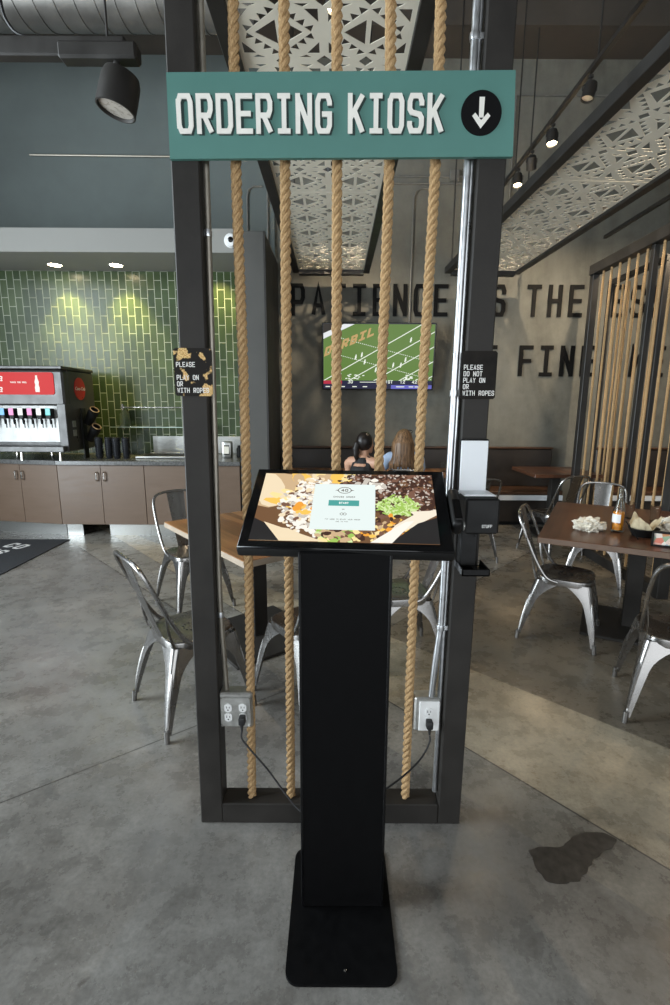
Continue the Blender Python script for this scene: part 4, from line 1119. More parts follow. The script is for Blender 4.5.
# ------------------------------------------------------------------ track lights
def track(label, p0, p1, rod_pts):
    t = thing('light_track', label, 'light track', p0)
    p0 = Vector(p0); p1 = Vector(p1); d = p1-p0
    b = bmesh.new()
    u = d.normalized(); L = d.length; rz = math.atan2(u.y, u.x)
    bx(b, 0, L, -0.02, 0.02, -0.02, 0.02, 0.003, M4((0, 0, 0), 0, 0, rz)); obj('rail', b, MAT['steel_dark'], t, False)
    for k in rod_pts:
        q = d*k; b = bmesh.new(); tube(b, [q+Vector((0, 0, .02)), Vector((q.x, q.y, 6.0-p0.z))], 0.008, 8); obj('hanger_rod', b, MAT['steel_dark'], t)
def track_head(label, loc, target, lit=True, r=0.05, l=0.13, power=150):
    t = thing('track_light', label, 'lamp', loc)
    d = (Vector(target)-Vector(loc)).normalized()
    c = Vector((0, 0, -0.13)); R = d.to_track_quat('Z', 'Y').to_matrix().to_4x4()
    Mx = Matrix.Translation(c) @ R
    b = bmesh.new(); box(b, (0, 0, -0.03), (0.035, 0.035, 0.022), 0.003); tube(b, [(0, 0, -.04), (0, 0, -0.075)], 0.007, 8)
    for s in (-1, 1): tube(b, [(0, 0, -.07), Vector((0, 0, -.07)).lerp(c, .4)+Vector((s*(r+.006), 0, 0)), c+Vector((s*(r+.006), 0, 0))], 0.005, 6)
    obj('yoke', b, MAT['steel_dark'], t)
    b = bmesh.new(); lathe(b, [(r*.55, -l*.5), (r*.9, -l*.42), (r, -l*.2), (r, l*.5), (r*.9, l*.5), (r*.88, l*.36)], n=24, M=Mx, cap1=False); obj('shade', b, MAT['steel_dark'], t)
    b = bmesh.new(); lathe(b, [(r*.87, l*.34), (r*.87, l*.38), (r*.3, l*.41)], n=20, M=Mx); obj('lens', b, MAT['lamp_warm'] if lit else MAT['lamp_off'], t)
    if lit:
        s = spot('track_lamp', Vector(loc)+c+d*(l*.5+.01), target, power, WARM, 95, 0.9)
        s.parent = None
    return t
track('black light track above the right ceiling panel', (2.03, 2.2, 4.22), (2.03, 6.7, 4.22), (.1, .5, .9))
track_head('lit track lamp higher up, right of the sign', (2.03, 5.25, 4.20), (2.0, 4.6, 0), power=120)
track_head('lit track lamp lower down, close to the sign edge', (2.03, 6.15, 4.20), (2.0, 5.5, 0), power=120)
b = None
track('black light track at the far right above the rope screen', (3.30, 2.4, 3.62), (3.30, 6.6, 3.62), (.15, .62))
track_head('lit track lamp at the right edge above the rope screen', (3.30, 4.85, 3.60), (3.6, 6.9, 2.0))
track_head('added lit track lamp nearest the camera above the right ceiling panel', (2.03, 3.2, 4.20), (3.2, 4.6, .8), power=90)  # out of view, added to warm the right tables
track_head('added lit track lamp at the near end above the rope screen', (3.30, 3.5, 3.60), (2.6, 3.4, 0), power=50)  # added out of view for more warm light on the right side
track_head('added lit track lamp on the right track, aimed at the wall words', (2.03, 5.75, 4.20), (2.6, 6.9, 2.3), power=110)  # extra head added to brighten the back wall
track_head('unlit black track head on the track right of the sign', (2.03, 4.55, 4.20), (1.5, 4.4, 2.0), lit=False)
track('black light track above the middle ceiling panel', (-0.03, 2.2, 4.0), (-0.03, 6.6, 4.0), (.2, .7))
track_head('lit track lamp shining through the middle ceiling panel above the sign', (-0.02, 3.30, 3.98), (0, 3.0, 0), power=160)
track_head('lit track lamp behind the middle ceiling panel below the sign', (-0.06, 5.45, 3.98), (.4, 6.9, 2.0), power=130)

# big unlit spotlight, upper left
tk = thing('light_track', 'thick dusty light track at the upper left', 'light track', (-3.2, 3.0, 3.40))
b = bmesh.new(); bx(b, -1.6, 2.10, -0.035, 0.035, -0.045, 0.045, 0.008); bx(b, 1.75, 2.16, -0.045, 0.045, -0.06, 0.02, 0.012); obj('rail', b, MAT['steel_dark'], tk, False)
b = bmesh.new(); tube(b, spline([(1.62, 0, .04), (1.50, 0, .10), (1.46, 0, .3), (1.48, 0, 1.0), (1.44, 0, 2.6)], 6), 0.008, 8); obj('cable', b, MAT['cord'], tk)
b = bmesh.new(); tube(b, [(2.0, 0, .045), (2.0, 0, 2.6)], 0.006, 6); tube(b, [(-.5, 0, .045), (-.5, 0, 2.6)], 0.006, 6); obj('hanger_rod', b, MAT['steel_dark'], tk)
sl = thing('spotlight', 'big black unlit spotlight tilted down at the upper left', 'lamp', (-1.16, 3.0, 3.355))
Rm = Matrix.Translation((0, 0, -0.155)) @ Matrix.Rotation(math.radians(176), 4, 'X') @ Matrix.Rotation(math.radians(-14), 4, 'Y')
b = bmesh.new(); lathe(b, [(.070, -.095), (.088, -.088), (.098, -.060), (.101, .0), (.102, .088), (.094, .090), (.090, .075)], n=36, M=Rm, cap1=False); obj('shade', b, MAT['steel_dark'], sl)
b = bmesh.new(); lathe(b, [(.089, .070), (.089, .074), (.03, .076)], n=30, M=Rm); obj('lens', b, MAT['lamp_off'], sl)
b = bmesh.new(); tube(b, [(0, 0, 0), (0, 0, -.045)], .018, 10)
for s in (-1, 1): tube(b, spline([(0, 0, -.04), (s*.03, 0, -.055), (s*.04, 0, -.09)], 5), .006, 6)
obj('bracket', b, MAT['steel_dark'], sl)

# round spiral duct
dc = thing('air_duct', 'round spiral air duct across the upper left', 'duct', (-3.5, 5.6, 5.46))
b = bmesh.new(); tube(b, [(-2.4, 0, 0), (2.7, 0, 0)], 0.30, 32); obj('pipe', b, MAT['duct'], dc)
b = bmesh.new()
for k in range(26):
    x = -2.3+k*0.19; ring = []
    for q in range(33):
        a = 2*PI*q/32; ring.append((x+0.19*q/32, .303*math.cos(a), .303*math.sin(a)))
    tube(b, ring, 0.006, 5)
obj('seam', b, MAT['duct'], dc)
b = bmesh.new()
for x in (-1.2, 1.6): bx(b, x-.02, x+.02, -.31, .31, -.006, .006); tube(b, [(x, 0, .3), (x, 0, .54)], .008, 6)
obj('hanger', b, MAT['steel_dark'], dc)

# conduits on the back wall
def wall_pipe(pts, label, r=0.013, mat='galv_dull', boxes=()):
    t = thing('wall_conduit', label, 'pipe', (pts[0][0], 6.945 if pts[0][0] < -.8 else 6.985, pts[0][1]))
    P = [(x-pts[0][0], 0, z-pts[0][1]) for x, z in pts]
    b = bmesh.new(); tube(b, P, r, 8); obj('pipe', b, MAT[mat], t)
    for x, z in boxes:
        b = bmesh.new(); box(b, (x-pts[0][0], -.01, z-pts[0][1]), (.12, .03, .13), .006); obj('junction_box', b, MAT[mat], t, False)
MAT['galv_dull'] = simple('painted conduit', (0.17, 0.165, 0.15), 0.5, 0.2, 0.15, 20)
wall_pipe([(0.70, 4.44), (2.25, 4.44)], 'thin conduit running level with a junction box behind the right rope', boxes=((1.50, 4.45),))
wall_pipe([(0.72, 4.36), (2.25, 4.36)], 'thin level conduit just under the one with the box')
wall_pipe([(1.30, 4.30), (1.08, 4.30), (1.02, 4.27), (0.99, 4.20), (0.985, 2.66)], 'thin conduit bending down to the television')
wall_pipe([(-0.95, 4.30), (-1.06, 4.30), (-1.12, 4.26), (-1.14, 4.18), (-1.15, 3.45)], 'thin conduit bending down behind the left ropes')
wall_pipe([(-0.88, 4.25), (-0.89, 3.42)], 'thin straight conduit right of the bent one, behind the left ropes')
wall_pipe([(2.22, 4.0), (2.22, 5.35), (3.36, 5.35)], 'dark thin conduit turning a corner right of the sign', 0.012)
wall_pipe([(-3.86, 4.645), (-1.3, 4.63)], 'long pale conduit level across the upper left wall', 0.013, 'galv_worn')
MAT['stain'] = simple('dark wall stain', (0.06, 0.055, 0.048), 0.8)

# security camera on the soffit end
sc_ = thing('security_camera', 'small white dome camera on the pale soffit', 'camera', (-1.155, 5.90, 3.345))
b = bmesh.new(); lathe(b, [(.075, 0), (.078, .02), (.062, .045), (.030, .052)], n=24, M=FACE); obj('dome', b, MAT['white_plastic'], sc_)
b = bmesh.new(); lathe(b, [(.030, .050), (.026, .060), (.010, .066)], n=20, M=FACE); obj('lens', b, MAT['gloss_black'], sc_)

# ------------------------------------------------------------------ downlights in the soffit
for x, lab in ((-3.40, 'recessed downlight in the soffit, the left one of the pair'), (-2.66, 'recessed downlight in the soffit, the right one of the pair')):
    t = thing('downlight', lab, 'lamp', (x, 6.42, 3.224))
    b = bmesh.new(); lathe(b, [(.075, -.004), (.085, -.004), (.085, .0), (.075, .0)], n=28, cap0=False, cap1=False); obj('trim_ring', b, MAT['white_plastic'], t)
    b = bmesh.new(); lathe(b, [(.074, -.003), (.074, -.001)], n=24); obj('lens', b, MAT['lamp_warm'], t)
    spot('downlight_lamp', (x, 6.42, 3.21), (x, 6.72, 2.2), 120, (1.0, 0.85, 0.25), 75, 0.9, .04)
spot('downlight_lamp', (-1.5, 6.42, 3.21), (-1.5, 6.72, 2.2), 50, (1.0, 0.82, 0.30), 110, 0.9, .04)

# ------------------------------------------------------------------ drinks counter on the left
CY = 5.78
def cabinet(x0, x1, label, loc, rz, split):
    t = thing('base_cabinet', label, 'cabinet', loc, rz)
    b = bmesh.new()
    if rz: prism(b, [(x0, .02), (x1-.002, .02), (x1-.15, .70), (x0, .70)], .155, .875)
    else: bx(b, x0, x1, 0.02, 0.80, 0.155, 0.875)
    obj('body', b, MAT['carcass'], t, False)
    xm = (x0+x1)/2 if split else None
    spans = [(x0, xm), (xm, x1)] if split else [(x0, x1)]
    for i, (a, c) in enumerate(spans):
        b = bmesh.new(); bx(b, a+.002, c-.002, 0.0, 0.019, 0.157, 0.870, .002); d = obj('door', b, MAT['cabinet'], t, False)
        hx = (c-0.045) if i == 0 else (a+0.045)
        b = bmesh.new(); tube(b, spline([(hx, 0, .79), (hx, -.028, .785), (hx, -.030, .74), (hx, -.028, .695), (hx, 0, .69)], 5), .008, 8); obj('handle', b, MAT['chrome'], d)
    b = bmesh.new()
    if x0 == 0.0:
        bx(b, x0, .19, 0.10, 0.118, 0.0, 0.150); obj('kick_plate', b, MAT['brushed'], t, False, 'short bright steel kick plate')
        b = bmesh.new(); bx(b, .52, x1, 0.10, 0.118, 0.0, 0.150)
    else: bx(b, x0, x1-(.03 if rz else 0), 0.10, 0.118, 0.0, 0.150)
    obj('kick_plate', b, MAT['brushed'], t, False, 'bright steel kick plate')
    return t
xs = -3.27
RA = math.radians(11)
cabinet(-1.02, -0.002, 'angled taupe base cabinet at the far left of the counter', (xs, CY, 0), RA*-1, True)
cabinet(0.0, 1.02, 'taupe base cabinet in the middle under the cup stacks', (xs, CY, 0), 0, True)
cabinet(1.022, 2.15, 'taupe base cabinet at the right end, behind the left post', (xs, CY, 0), 0, True)
b = bmesh.new()
bx(b, 0.0, 2.16, -0.03, 0.92, 0.875, 0.925, .004)
wt = obj('worktop', b, MAT['counter_top'], None, False); wt.location = (xs, CY, 0); tag(wt, 'dark grey worktop over the middle and right base cabinets', 'worktop')
b = bmesh.new()
prism(b, [(-0.003, -.03), (-.003, .90), (-1.6, .90), (-1.6, .26), (-1.02, .165)], 0.876, 0.925)
wt = obj('worktop', b, MAT['counter_top'], None, False); wt.location = (xs, CY, 0); tag(wt, 'angled dark grey worktop end under the soda fountain', 'worktop')
# steel splash panel on the tiles
b = bmesh.new(); bx(b, -2.45, -1.13, 6.685, 6.697, 0.93, 1.16, .002); o = obj('splash_panel', b, MAT['brushed'], None, False); tag(o, 'brushed steel splash panel along the tiles above the worktop', 'panel')

# soda fountain
SFW = 1.12
sf = thing('soda_fountain', 'black soda fountain with a lit red panel on the left counter', 'drink machine', (-3.65, 5.76, 0.925)); sf.scale = (1, 1, 1.05)
b = bmesh.new()
hw = SFW/2
bx(b, -hw, hw, 0.10, 0.72, 0.10, 0.985, .012); bx(b, -hw, hw, 0.0, 0.12, 0.60, 0.975, .02); bx(b, -hw, -hw+.10, 0.0, 0.12, 0.10, 0.62, .006); bx(b, hw-.10, hw, 0.0, 0.12, 0.10, 0.62, .006)
obj('casing', b, MAT['soda_body'], sf, False)
b = bmesh.new(); bx(b, -hw-.008, hw+.008, -0.02, 0.735, 0.985, 1.02, .008); obj('top_cover', b, MAT['soda_body'], sf, False)
b = bmesh.new(); prism(b, rrect(SFW-.16, .235, .03, 5, -.02, .835), 0, .006, M4((0, -.002, 0)) @ FACE); rp_ = obj('lit_panel', b, MAT['red'], sf, False, 'lit red panel')
b = bmesh.new()       # bottle emblem and strapline
bp = [(-.022, 0), (.022, 0), (.026, .045), (.018, .075), (.024, .105), (.011, .145), (.010, .175), (-.010, .175), (-.011, .145), (-.024, .105), (-.018, .075), (-.026, .045)]
prism(b, [(x+.27, y+.745) for x, y in bp], .006, .009, M4((0, -.002, 0)) @ FACE)
text_bm(b, 'TASTE THE FEEL', -.03, .838, .010, .016, .0135, .0035, .006, .009, M4((0, -.002, 0)) @ FACE)
obj('panel_print', b, MAT['white_lit'], rp_, False, 'white bottle shape and strapline')
b = font_mesh('Coca\nCola', 0.115, .002, M4((-.235, -.012, .835)) @ FACE, 0.3); obj('panel_script', b, MAT['white_lit'], rp_, False, 'white script lettering')
Rside = M4((hw+.001, .36, .79), 0, 0, PI/2) @ FACE
b = bmesh.new(); lathe(b, [(.125, 0), (.125, .006)], n=40, M=Rside); em = obj('emblem', b, MAT['red_flat'], sf, False, 'round red emblem on the side')
b = font_mesh('Coca-Cola', 0.055, .001, Rside @ Matrix.Translation((0, 0, .008)), 0.3); obj('emblem_script', b, MAT['white_plastic'], em, False)
b = bmesh.new(); bx(b, -hw+.02, hw-.10, 0.055, 0.10, 0.20, 0.62, .004); obj('splash_back', b, simple('valve splash steel', (0.30, 0.30, 0.29), 0.4, 0.35, 0.1, 6), sf, False, 'bright steel splash back')
b = bmesh.new(); bx(b, -hw+.02, hw-.02, -0.08, 0.10, 0.10, 0.165, .008); obj('drip_tray', b, MAT['soda_body'], sf, False)
vc = [simple('valve card '+k, c, .4) for k, c in (('red', (.6, .12, .08)), ('pale', (.75, .7, .62)), ('blue', (.12, .35, .60)), ('teal', (.10, .45, .42)), ('pink', (.65, .18, .38)))]
for i in range(9):
    x = -hw+.09+i*.105
    b = bmesh.new(); box(b, (x, .02, .515), (.058, .09, .11), .008); v = obj('valve', b, MAT['matt_black'], sf, False)
    b = bmesh.new(); box(b, (x, -.028, .535), (.056, .006, .075), .002); obj('flavour_card', b, vc[(i*2+i//3) % 5], v, False)
    b = bmesh.new(); tube(b, [(x, .01, .46), (x, .012, .40)], [.012, .008], 8); tube(b, [(x+.004, .03, .45), (x+.006, .022, .36)], .006, 6); obj('lever', b, MAT['matt_black'], v)
for sx in (-.45, .0, .45):
    for sy in (.0, .62):
        b = bmesh.new(); tube(b, [(sx, sy, 0), (sx, sy, .10)], [.02, .014], 10); obj('leg', b, MAT['chrome'], sf)
b = bmesh.new()
for z in (.30, .40): box(b, (hw+.003, .16, z), (.006, .075, .07), .002)
obj('side_tag', b, MAT['box_steel'], sf, False)
# tubes for cups on the machine's side
ch = thing('cup_rack', 'tilted tube rack of upturned cups beside the soda fountain', 'rack', (-3.0, 6.10, 0.925))
b = bmesh.new()
for dx, z in ((.03, .50), (.04, .30)):
    Mx = M4((dx, 0, z), math.radians(18), math.radians(38), 0)
    lathe(b, [(.050, -.10), (.058, .10), (.062, .10), (.062, .094), (.052, -.094)], n=24, M=Mx)
bx(b, -.070, -.055, -.05, .05, 0, .60); obj('tube', b, MAT['matt_black'], ch)
rim_mat = simple('kraft cup rim', (.42, .26, .13), .5)
for dx, z in ((.03, .50), (.04, .30)):
    Mx = M4((dx, 0, z), math.radians(18), math.radians(38), 0)
    b = bmesh.new(); tube(b, [Mx @ Vector((.050*math.cos(2*PI*k/24), .050*math.sin(2*PI*k/24), .115)) for k in range(24)], .006, 6, closed=True)
    obj('cup_rim', b, rim_mat, ch)
# black cup stacks
labs = ['first black cup stack from the left on the counter', 'second black cup stack from the left on the counter', 'third black cup stack from the left on the counter', 'rightmost black cup stack of the four on the counter']
for i in range(4):
    prof = []
    for k in range(9):
        z = .02+k*.026
        prof += [(.040+.0004*k, z), (.046, z+.020), (.0475, z+.022), (.0475, z+.0255)]
    b = bmesh.new(); lathe(b, [(.030, 0), (.034, .004)]+prof+[(.030, .262)], n=24)
    o = obj('cup_stack', b, MAT['cup']); o.location = (-2.865+i*.105, 6.02+.03*(i % 2), .9255); tag(o, labs[i], 'cups', 'stacked black cups')
# glass shelf, jug, trays, napkin dispenser
gs = thing('glass_shelf', 'clear glass shelf on steel brackets against the green tiles', 'shelf', (-2.3, 6.68, 1.28))
b = bmesh.new(); bx(b, -.62, .72, -.20, 0.015, 0, .010, .002); obj('pane', b, MAT['glass'], gs, False)
b = bmesh.new(); bx(b, -.62, .72, -.204, -.2005, 0, .010); obj('pane_edge', b, simple('pale green glass edge', (.45, .56, .50), .2), gs, False)
b = bmesh.new(); bx(b, -.55, .72, -.010, .012, .25, .262); 
for x in (-.52, .66): bx(b, x-.012, x+.012, -.02, .015, -.03, .30, .003); bx(b, x-.01, x+.01, -.17, 0, -.014, -.001)
obj('bracket', b, MAT['chrome'], gs, False)
b = bmesh.new(); lathe(b, [(.004, 0), (.062, 0), (.066, .01), (.056, .16), (.030, .20), (.028, .22), (.026, .22), (.028, .198), (.052, .158), (.060, .012), (.004, .008)], n=24)
o = obj('jug', b, MAT['jug']); o.location = (-2.76, 6.58, 1.2905); tag(o, 'frosted plastic jug at the left end of the glass shelf', 'jug')
tr = thing('drip_tray', 'long steel drop in tray on the worktop before the tiles', 'tray', (-2.02, 6.25, .9255))
b = bmesh.new(); bx(b, -.42, .36, -.22, .30, 0, .012, .003)
for y0, y1 in ((-.22, -.205), (.285, .30)): bx(b, -.42, .36, y0, y1, 0, .03, .003)
obj('pan', b, MAT['brushed'], tr, False)
b = bmesh.new()
for i in range(22): bx(b, -.39+i*.034, -.38+i*.034, -.19, .27, .013, .020)
obj('grate', b, MAT['steel_dark'], tr, False)
nd = thing('napkin_dispenser', 'small steel napkin dispenser on the counter, right of the left post', 'dispenser', (-1.345, 6.20, .9255))
b = bmesh.new(); box(b, (0, 0, .10), (.11, .14, .20), .012, seg=2); obj('case', b, MAT['brushed'], nd)
b = bmesh.new(); box(b, (0, -.071, .10), (.075, .006, .12), .003); obj('slot', b, MAT['matt_black'], nd, False)
b = bmesh.new(); box(b, (0, -.077, .10), (.065, .008, .09), .002); obj('napkins', b, MAT['paper'], nd, False)
b = bmesh.new(); lathe(b, [(.004, 0), (.032, 0), (.034, .02), (.034, .11), (.02, .13), (.02, .15), (.004, .152)], n=20)
o = obj('canister', b, MAT['matt_black']); o.location = (-1.21, 6.24, .9255); tag(o, 'small black canister at the right end of the counter', 'canister')

# floor mat with light lettering
fm = thing('floor_mat', 'dark floor mat with white lettering at the left edge', 'mat', (-4.03, 4.95, 0))
b = bmesh.new(); prism(b, [(-1.2, -1.5), (.90, -.95), (.90, .70), (-1.2, .66)], 0.0005, 0.008); obj('pad', b, MAT['mat'], fm, False)
MX = M4((.36, .12, 0), 0, 0, math.radians(-22))
for word, y in (('CO', .22), ('US', -.02)):
    for i, chr_ in enumerate(word):
        b = bmesh.new(); glyph(b, chr_, -.15+i*.15, y, .11, .17, .034, .0081, .0086, MX); obj('letter', b, MAT['white_plastic'], fm, False)

# ------------------------------------------------------------------ right hand rope screen
rsn = thing('rope_screen', 'black framed screen of many tan ropes at the right side', 'divider', (2.735, 0, 0))
YS0, YS1, ZT = 3.90, 5.63, 3.04
b = bmesh.new(); bx(b, -.035, .035, YS1-.07, YS1, 0, ZT-.10, .004); obj('post', b, MAT['steel_dark'], rsn, False)
b = bmesh.new(); bx(b, -.05, .05, YS0, YS0+.10, 0, ZT-.10, .004); obj('post', b, MAT['steel_dark'], rsn, False)
b = bmesh.new(); bx(b, -.025, .025, 4.555, 4.605, .10, ZT-.10, .004); obj('post', b, MAT['steel_dark'], rsn, False)
b = bmesh.new(); bx(b, -.05, .05, YS0, YS1, ZT-.10, ZT, .004); obj('top_rail', b, MAT['steel_dark'], rsn, False)
b = bmesh.new(); bx(b, -.05, .05, YS0+.10, YS1-.07, 0, .10, .004); obj('bottom_rail', b, MAT['steel_dark'], rsn, False)
rme = None
ys = [5.42, 5.27, 5.12, 4.97, 4.83, 4.69, 4.46, 4.32, 4.18, 4.06]
for y in ys:
    if rme is None:
        o = obj('rope', rope_bm([(0, 0, .101), (0, 0, 1.0), (0, 0, 2.0), (0, 0, ZT-.101)], lead=.062, rc=.0070, rs=.0060, n=6, step=.009), MAT['rope'], rsn); rme = o.data
    else:
        o = bpy.data.objects.new('rope', rme); COL.objects.link(o); o.parent = rsn
    o.location = (0, y, 0)
rs2 = thing('rope_screen', 'second short rope screen behind the first, nearer the back wall', 'divider', (3.25, 0, 0))
b = bmesh.new(); bx(b, -.025, .025, 6.22, 6.27, 0, ZT-.06, .004); obj('post', b, MAT['steel_dark'], rs2, False)
b = bmesh.new(); bx(b, -.025, .025, 5.20, 5.25, 0, ZT-.06, .004); obj('post', b, MAT['steel_dark'], rs2, False)
b = bmesh.new(); bx(b, -.025, .025, 5.20, 6.27, ZT-.06, ZT, .004); obj('top_rail', b, MAT['steel_dark'], rs2, False)
b = bmesh.new(); bx(b, -.025, .025, 5.25, 6.22, 0, .101, .004); obj('bottom_rail', b, MAT['steel_dark'], rs2, False)
for k in range(7):
    o = bpy.data.objects.new('rope', rme); COL.objects.link(o); o.parent = rs2; o.location = (0, 5.33+k*.13, 0)

# ------------------------------------------------------------------ the two seated women
def cap(bm, pts, rad, n=12):
    tube(bm, pts, rad, n)
    for p, r in ((pts[0], rad[0]), (pts[-1], rad[-1])):
        t = bmesh.new(); bmesh.ops.create_uvsphere(t, u_segments=n, v_segments=8, radius=r); merge(bm, t, Matrix.Translation(p))
def ell(bm, c, s, M=None):
    t = bmesh.new(); bmesh.ops.create_uvsphere(t, u_segments=20, v_segments=14, radius=1.0)
    X = Matrix.Translation(c) @ (M if M is not None else Matrix.Identity(4)) @ Matrix.Diagonal((*s, 1)); merge(bm, t, X)
def remesh(o, v):
    m = o.modifiers.new('surface', 'REMESH'); m.mode = 'VOXEL'; m.voxel_size = v; m.use_smooth_shade = True
    s = o.modifiers.new('soften', 'SMOOTH'); s.iterations = 4; s.factor = 0.5
def person(label, loc, rz, hair, top, head_turn, arm_up, long_hair):
    """seated, local +y forward, floor at z = 0, seat at 0.45"""
    t = thing('person', label, 'person', loc, rz)
    b = bmesh.new()
    cap(b, [(0, -.02, .52), (0, -.03, .66), (0, -.02, .80), (0, .0, .93), (0, .0, 1.00)], [.135, .115, .125, .130, .085])
    cap(b, [(-.155, .0, .985), (0, .0, 1.0), (.155, .0, .985)], [.055, .07, .055])
    cap(b, [(0, 0, 1.0), (0, .015, 1.10)], [.052, .048])
    H = Matrix.Translation((0, .03, 1.185)) @ Matrix.Rotation(head_turn, 4, 'Z')
    ell(b, (0, .03, 1.185), (.072, .092, .108), Matrix.Rotation(head_turn, 4, 'Z'))
    def hp(p): return H @ Vector(p)
    cap(b, [hp((0, .050, -.055)), hp((0, .070, -.085))], [.046, .026])              # jaw and chin
    cap(b, [hp((0, .086, .012)), hp((0, .106, -.028))], [.008, .013])               # nose
    cap(b, [hp((-.018, .088, -.052)), hp((0, .094, -.053)), hp((.018, .088, -.052))], [.006, .008, .006])
    for s in (-1, 1):
        cap(b, [hp((s*.072, .0, .018)), hp((s*.076, -.008, -.022))], [.011, .008])  # ears
        cap(b, [(s*.085, .02, .53), (s*.11, .24, .52), (s*.105, .42, .49)], [.088, .076, .058])
        cap(b, [(s*.105, .42, .47), (s*.105, .43, .28), (s*.105, .41, .085)], [.056, .050, .036])
        cap(b, [(s*.105, .40, .050), (s*.11, .50, .036), (s*.112, .58, .032)], [.036, .034, .026])
        if s < 0 and arm_up:
            sh_, el, wr = Vector((s*.185, .0, .965)), Vector((s*.24, .13, .80)), Vector((s*.16, .30, .92))
        else:
            sh_, el, wr = Vector((s*.185, .0, .965)), Vector((s*.225, .08, .78)), Vector((s*.13, .31, .812))
        cap(b, [sh_, sh_.lerp(el, .5), el], [.050, .044, .037]); cap(b, [el, el.lerp(wr, .4), wr], [.037, .035, .024])
        d = (wr-el).normalized(); sd = d.cross(Vector((0, 0, 1))).normalized(); up = sd.cross(d)
        palm = wr+d*.045; cap(b, [wr, palm], [.024, .030], 10)
        for k, ln in enumerate((.068, .078, .072, .056)):
            base = palm+sd*((k-1.5)*.0175)+d*.016; m1 = base+d*ln*.5-up*.006; m2 = m1+d*ln*.42-up*.022
            cap(b, [base, m1, m2], [.0088, .0080, .0068], 8)
        tb = palm-d*.012+sd*(.030*-s); cap(b, [tb, tb+sd*(.022*-s)+d*.026, tb+sd*(.026*-s)+d*.052-up*.010], [.0105, .0092, .0075], 8)
    body = obj('body', b, MAT['skin'], t); remesh(body, .0068)
    b = bmesh.new()                                                        # trousers and shoes
    for s in (-1, 1):
        cap(b, [(s*.07, -.01, .535), (s*.11, .24, .522), (s*.105, .43, .495)], [.108, .086, .068])
        cap(b, [(s*.105, .43, .47), (s*.105, .43, .28), (s*.105, .415, .12)], [.066, .060, .052])
    cap(b, [(0, -.02, .535), (0, -.025, .62)], [.142, .130]); tr_ = obj('trousers', b, MAT['denim'], t); remesh(tr_, .009)
    for s in (-1, 1):
        b = bmesh.new(); cap(b, [(s*.105, .385, .047), (s*.11, .49, .042), (s*.112, .585, .036)], [.045, .043, .034]); ell(b, (s*.105, .40, .085), (.044, .048, .045))
        for v in b.verts: v.co.z = max(.002, v.co.z)
        sh2 = obj('shoe', b, MAT['shoe'], t); remesh(sh2, .008)
    b = bmesh.new()                                                        # top
    cap(b, [(0, -.025, .60), (0, -.03, .68), (0, -.02, .80), (0, .0, .92), (0, .0, .975)], [.140, .128, .138, .140, .100])
    if top == 'blue':
        cap(b, [(-.15, .0, .985), (0, .0, 1.0), (.15, .0, .985)], [.066, .078, .066])
        for s in (-1, 1):
            el = Vector((s*.24, .13, .80)) if (s < 0 and arm_up) else Vector((s*.225, .08, .78)); sh_ = Vector((s*.185, .0, .968))
            cap(b, [sh_, sh_.lerp(el, .55)], [.060, .056])
    else:
        for s in (-1, 1): cap(b, [(s*.085, -.05, .94), (s*.075, -.02, 1.035), (s*.08, .06, .96)], [.035, .028, .03])
    tp = obj('top', b, MAT['blue_cloth'] if top == 'blue' else MAT['black_cloth'], t); remesh(tp, .009)
    b = bmesh.new()
    if long_hair:
        ell(b, (0, .012, 1.205), (.096, .104, .112), Matrix.Rotation(head_turn, 4, 'Z'))
        for k in range(13):
            a = PI*(1.0+k/12)+head_turn
            p = Vector((0, .012, 1.22)); o_ = Vector((math.cos(a), math.sin(a), 0))
            cap(b, [p+o_*.075, p+o_*.106-Vector((0, 0, .07)), p+o_*.120-Vector((0, 0, .19)), p+Vector((o_.x*.150, o_.y*.12-.035, -.30)), p+Vector((o_.x*.150, o_.y*.11-.045, -.40+.05*math.sin(k*2.1)))], [.030, .030, .024, .019, .007], 8)
    else:
        ell(b, (0, .010, 1.205), (.083, .094, .106), Matrix.Rotation(head_turn, 4, 'Z'))
        q = [H @ Vector(p) for p in ((0, -.075, .02), (0, -.112, .0), (0, -.130, -.05), (0, -.125, -.12), (0, -.110, -.19))]
        cap(b, q, [.030, .036, .036, .030, .010], 10)
    # leave the face clear
    for v in b.verts:
        l = H.inverted() @ v.co
        if l.y > .045 and l.z < .055 and abs(l.x) < .07: v.co = H @ Vector((l.x, min(l.y, .045), l.z))
    hr = obj('hair', b, MAT[hair], t); remesh(hr, .0065)
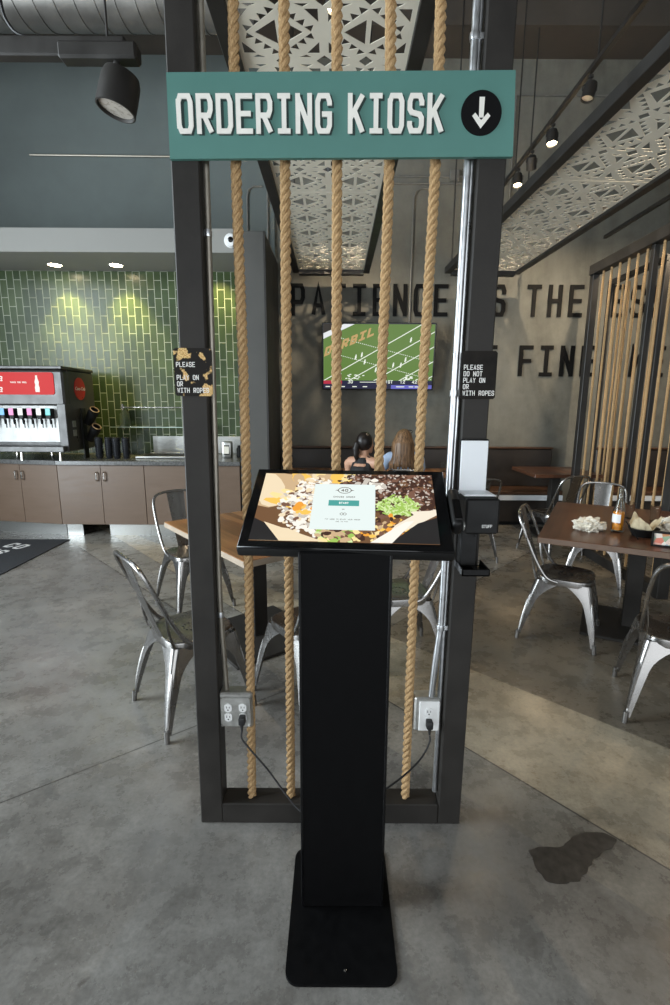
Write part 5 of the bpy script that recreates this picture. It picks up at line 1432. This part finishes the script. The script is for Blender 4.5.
    if not long_hair:
        b = bmesh.new(); tube(b, [H @ Vector((.022*math.cos(2*PI*k/14), -.103+.006*math.sin(2*PI*k/14), .022*math.sin(2*PI*k/14))) for k in range(14)], .007, 6, closed=True)
        obj('hair_tie', b, simple('pale hair tie', (.6, .45, .42), .7), t)
    else:
        b = bmesh.new()
        for s in (-1, 1):
            ring = [H @ Vector((s*.040+.030*math.cos(2*PI*k/16), .062+.006*math.cos(2*PI*k/16), .096+.018*math.sin(2*PI*k/16))) for k in range(16)]
            tube(b, ring, .004, 6, closed=True)
        obj('sunglasses', b, MAT['gloss_black'], t, True, 'dark sunglasses pushed up on the hair')
    return t
PCH = 'chairs of the two seated women'
person('woman with dark tied hair and black sleeveless top, sitting left', (0.30, 5.22, 0), ang(.55, .83), 'hair_dark', 'black', -.35, False, False)
person('woman with long brown hair and pale blue top, sitting right', (0.79, 5.74, 0), ang(.12, .99), 'hair_brown', 'blue', -.55, True, True)
dup(chair0, (0.28, 5.22, 0), ang(.55, .83), 'metal chair under the woman with tied dark hair', PCH)
dup(chair0, (0.79, 5.74, 0), ang(.12, .99), 'metal chair under the woman with long brown hair', PCH)

# ------------------------------------------------------------------ wet patch on the floor
b = bmesh.new()
pts = [(.709, 1.515), (.775, 1.536), (.829, 1.532), (.906, 1.579), (.971, 1.597), (1.018, 1.593), (1.05, 1.563), (1.01, 1.529), (.949, 1.496), (.9, 1.456), (.843, 1.411), (.772, 1.389), (.731, 1.403), (.711, 1.448)]
pts = spline([(x-.8, y-1.455, 0) for x, y in pts+pts[:1]], 6)[:-1]
prism(b, [(p.x+.010*noise.noise(p*30), p.y+.010*noise.noise(p*30+Vector((9, 0, 0)))) for p in pts], 0.0003, 0.0012)
def wet_mat():
    m, nt, b_ = nmat('wet stain on concrete')
    tc = nt.nodes.new('ShaderNodeTexCoord'); n = N(nt, 'ShaderNodeTexNoise', Scale=30.0, Detail=5.0); nt.links.new(tc.outputs['Object'], n.inputs['Vector'])
    nt.links.new(ramp(nt, n.outputs[0], [(.3, (.018, .016, .014)), (.7, (.060, .054, .048))]), b_.inputs['Base Color']); b_.inputs['Roughness'].default_value = .35
    return m
o = obj('puddle', b, wet_mat(), None, False); o.location = (0.800, 1.455, 0); tag(o, 'dark irregular wet patch on the floor at the right', 'puddle')
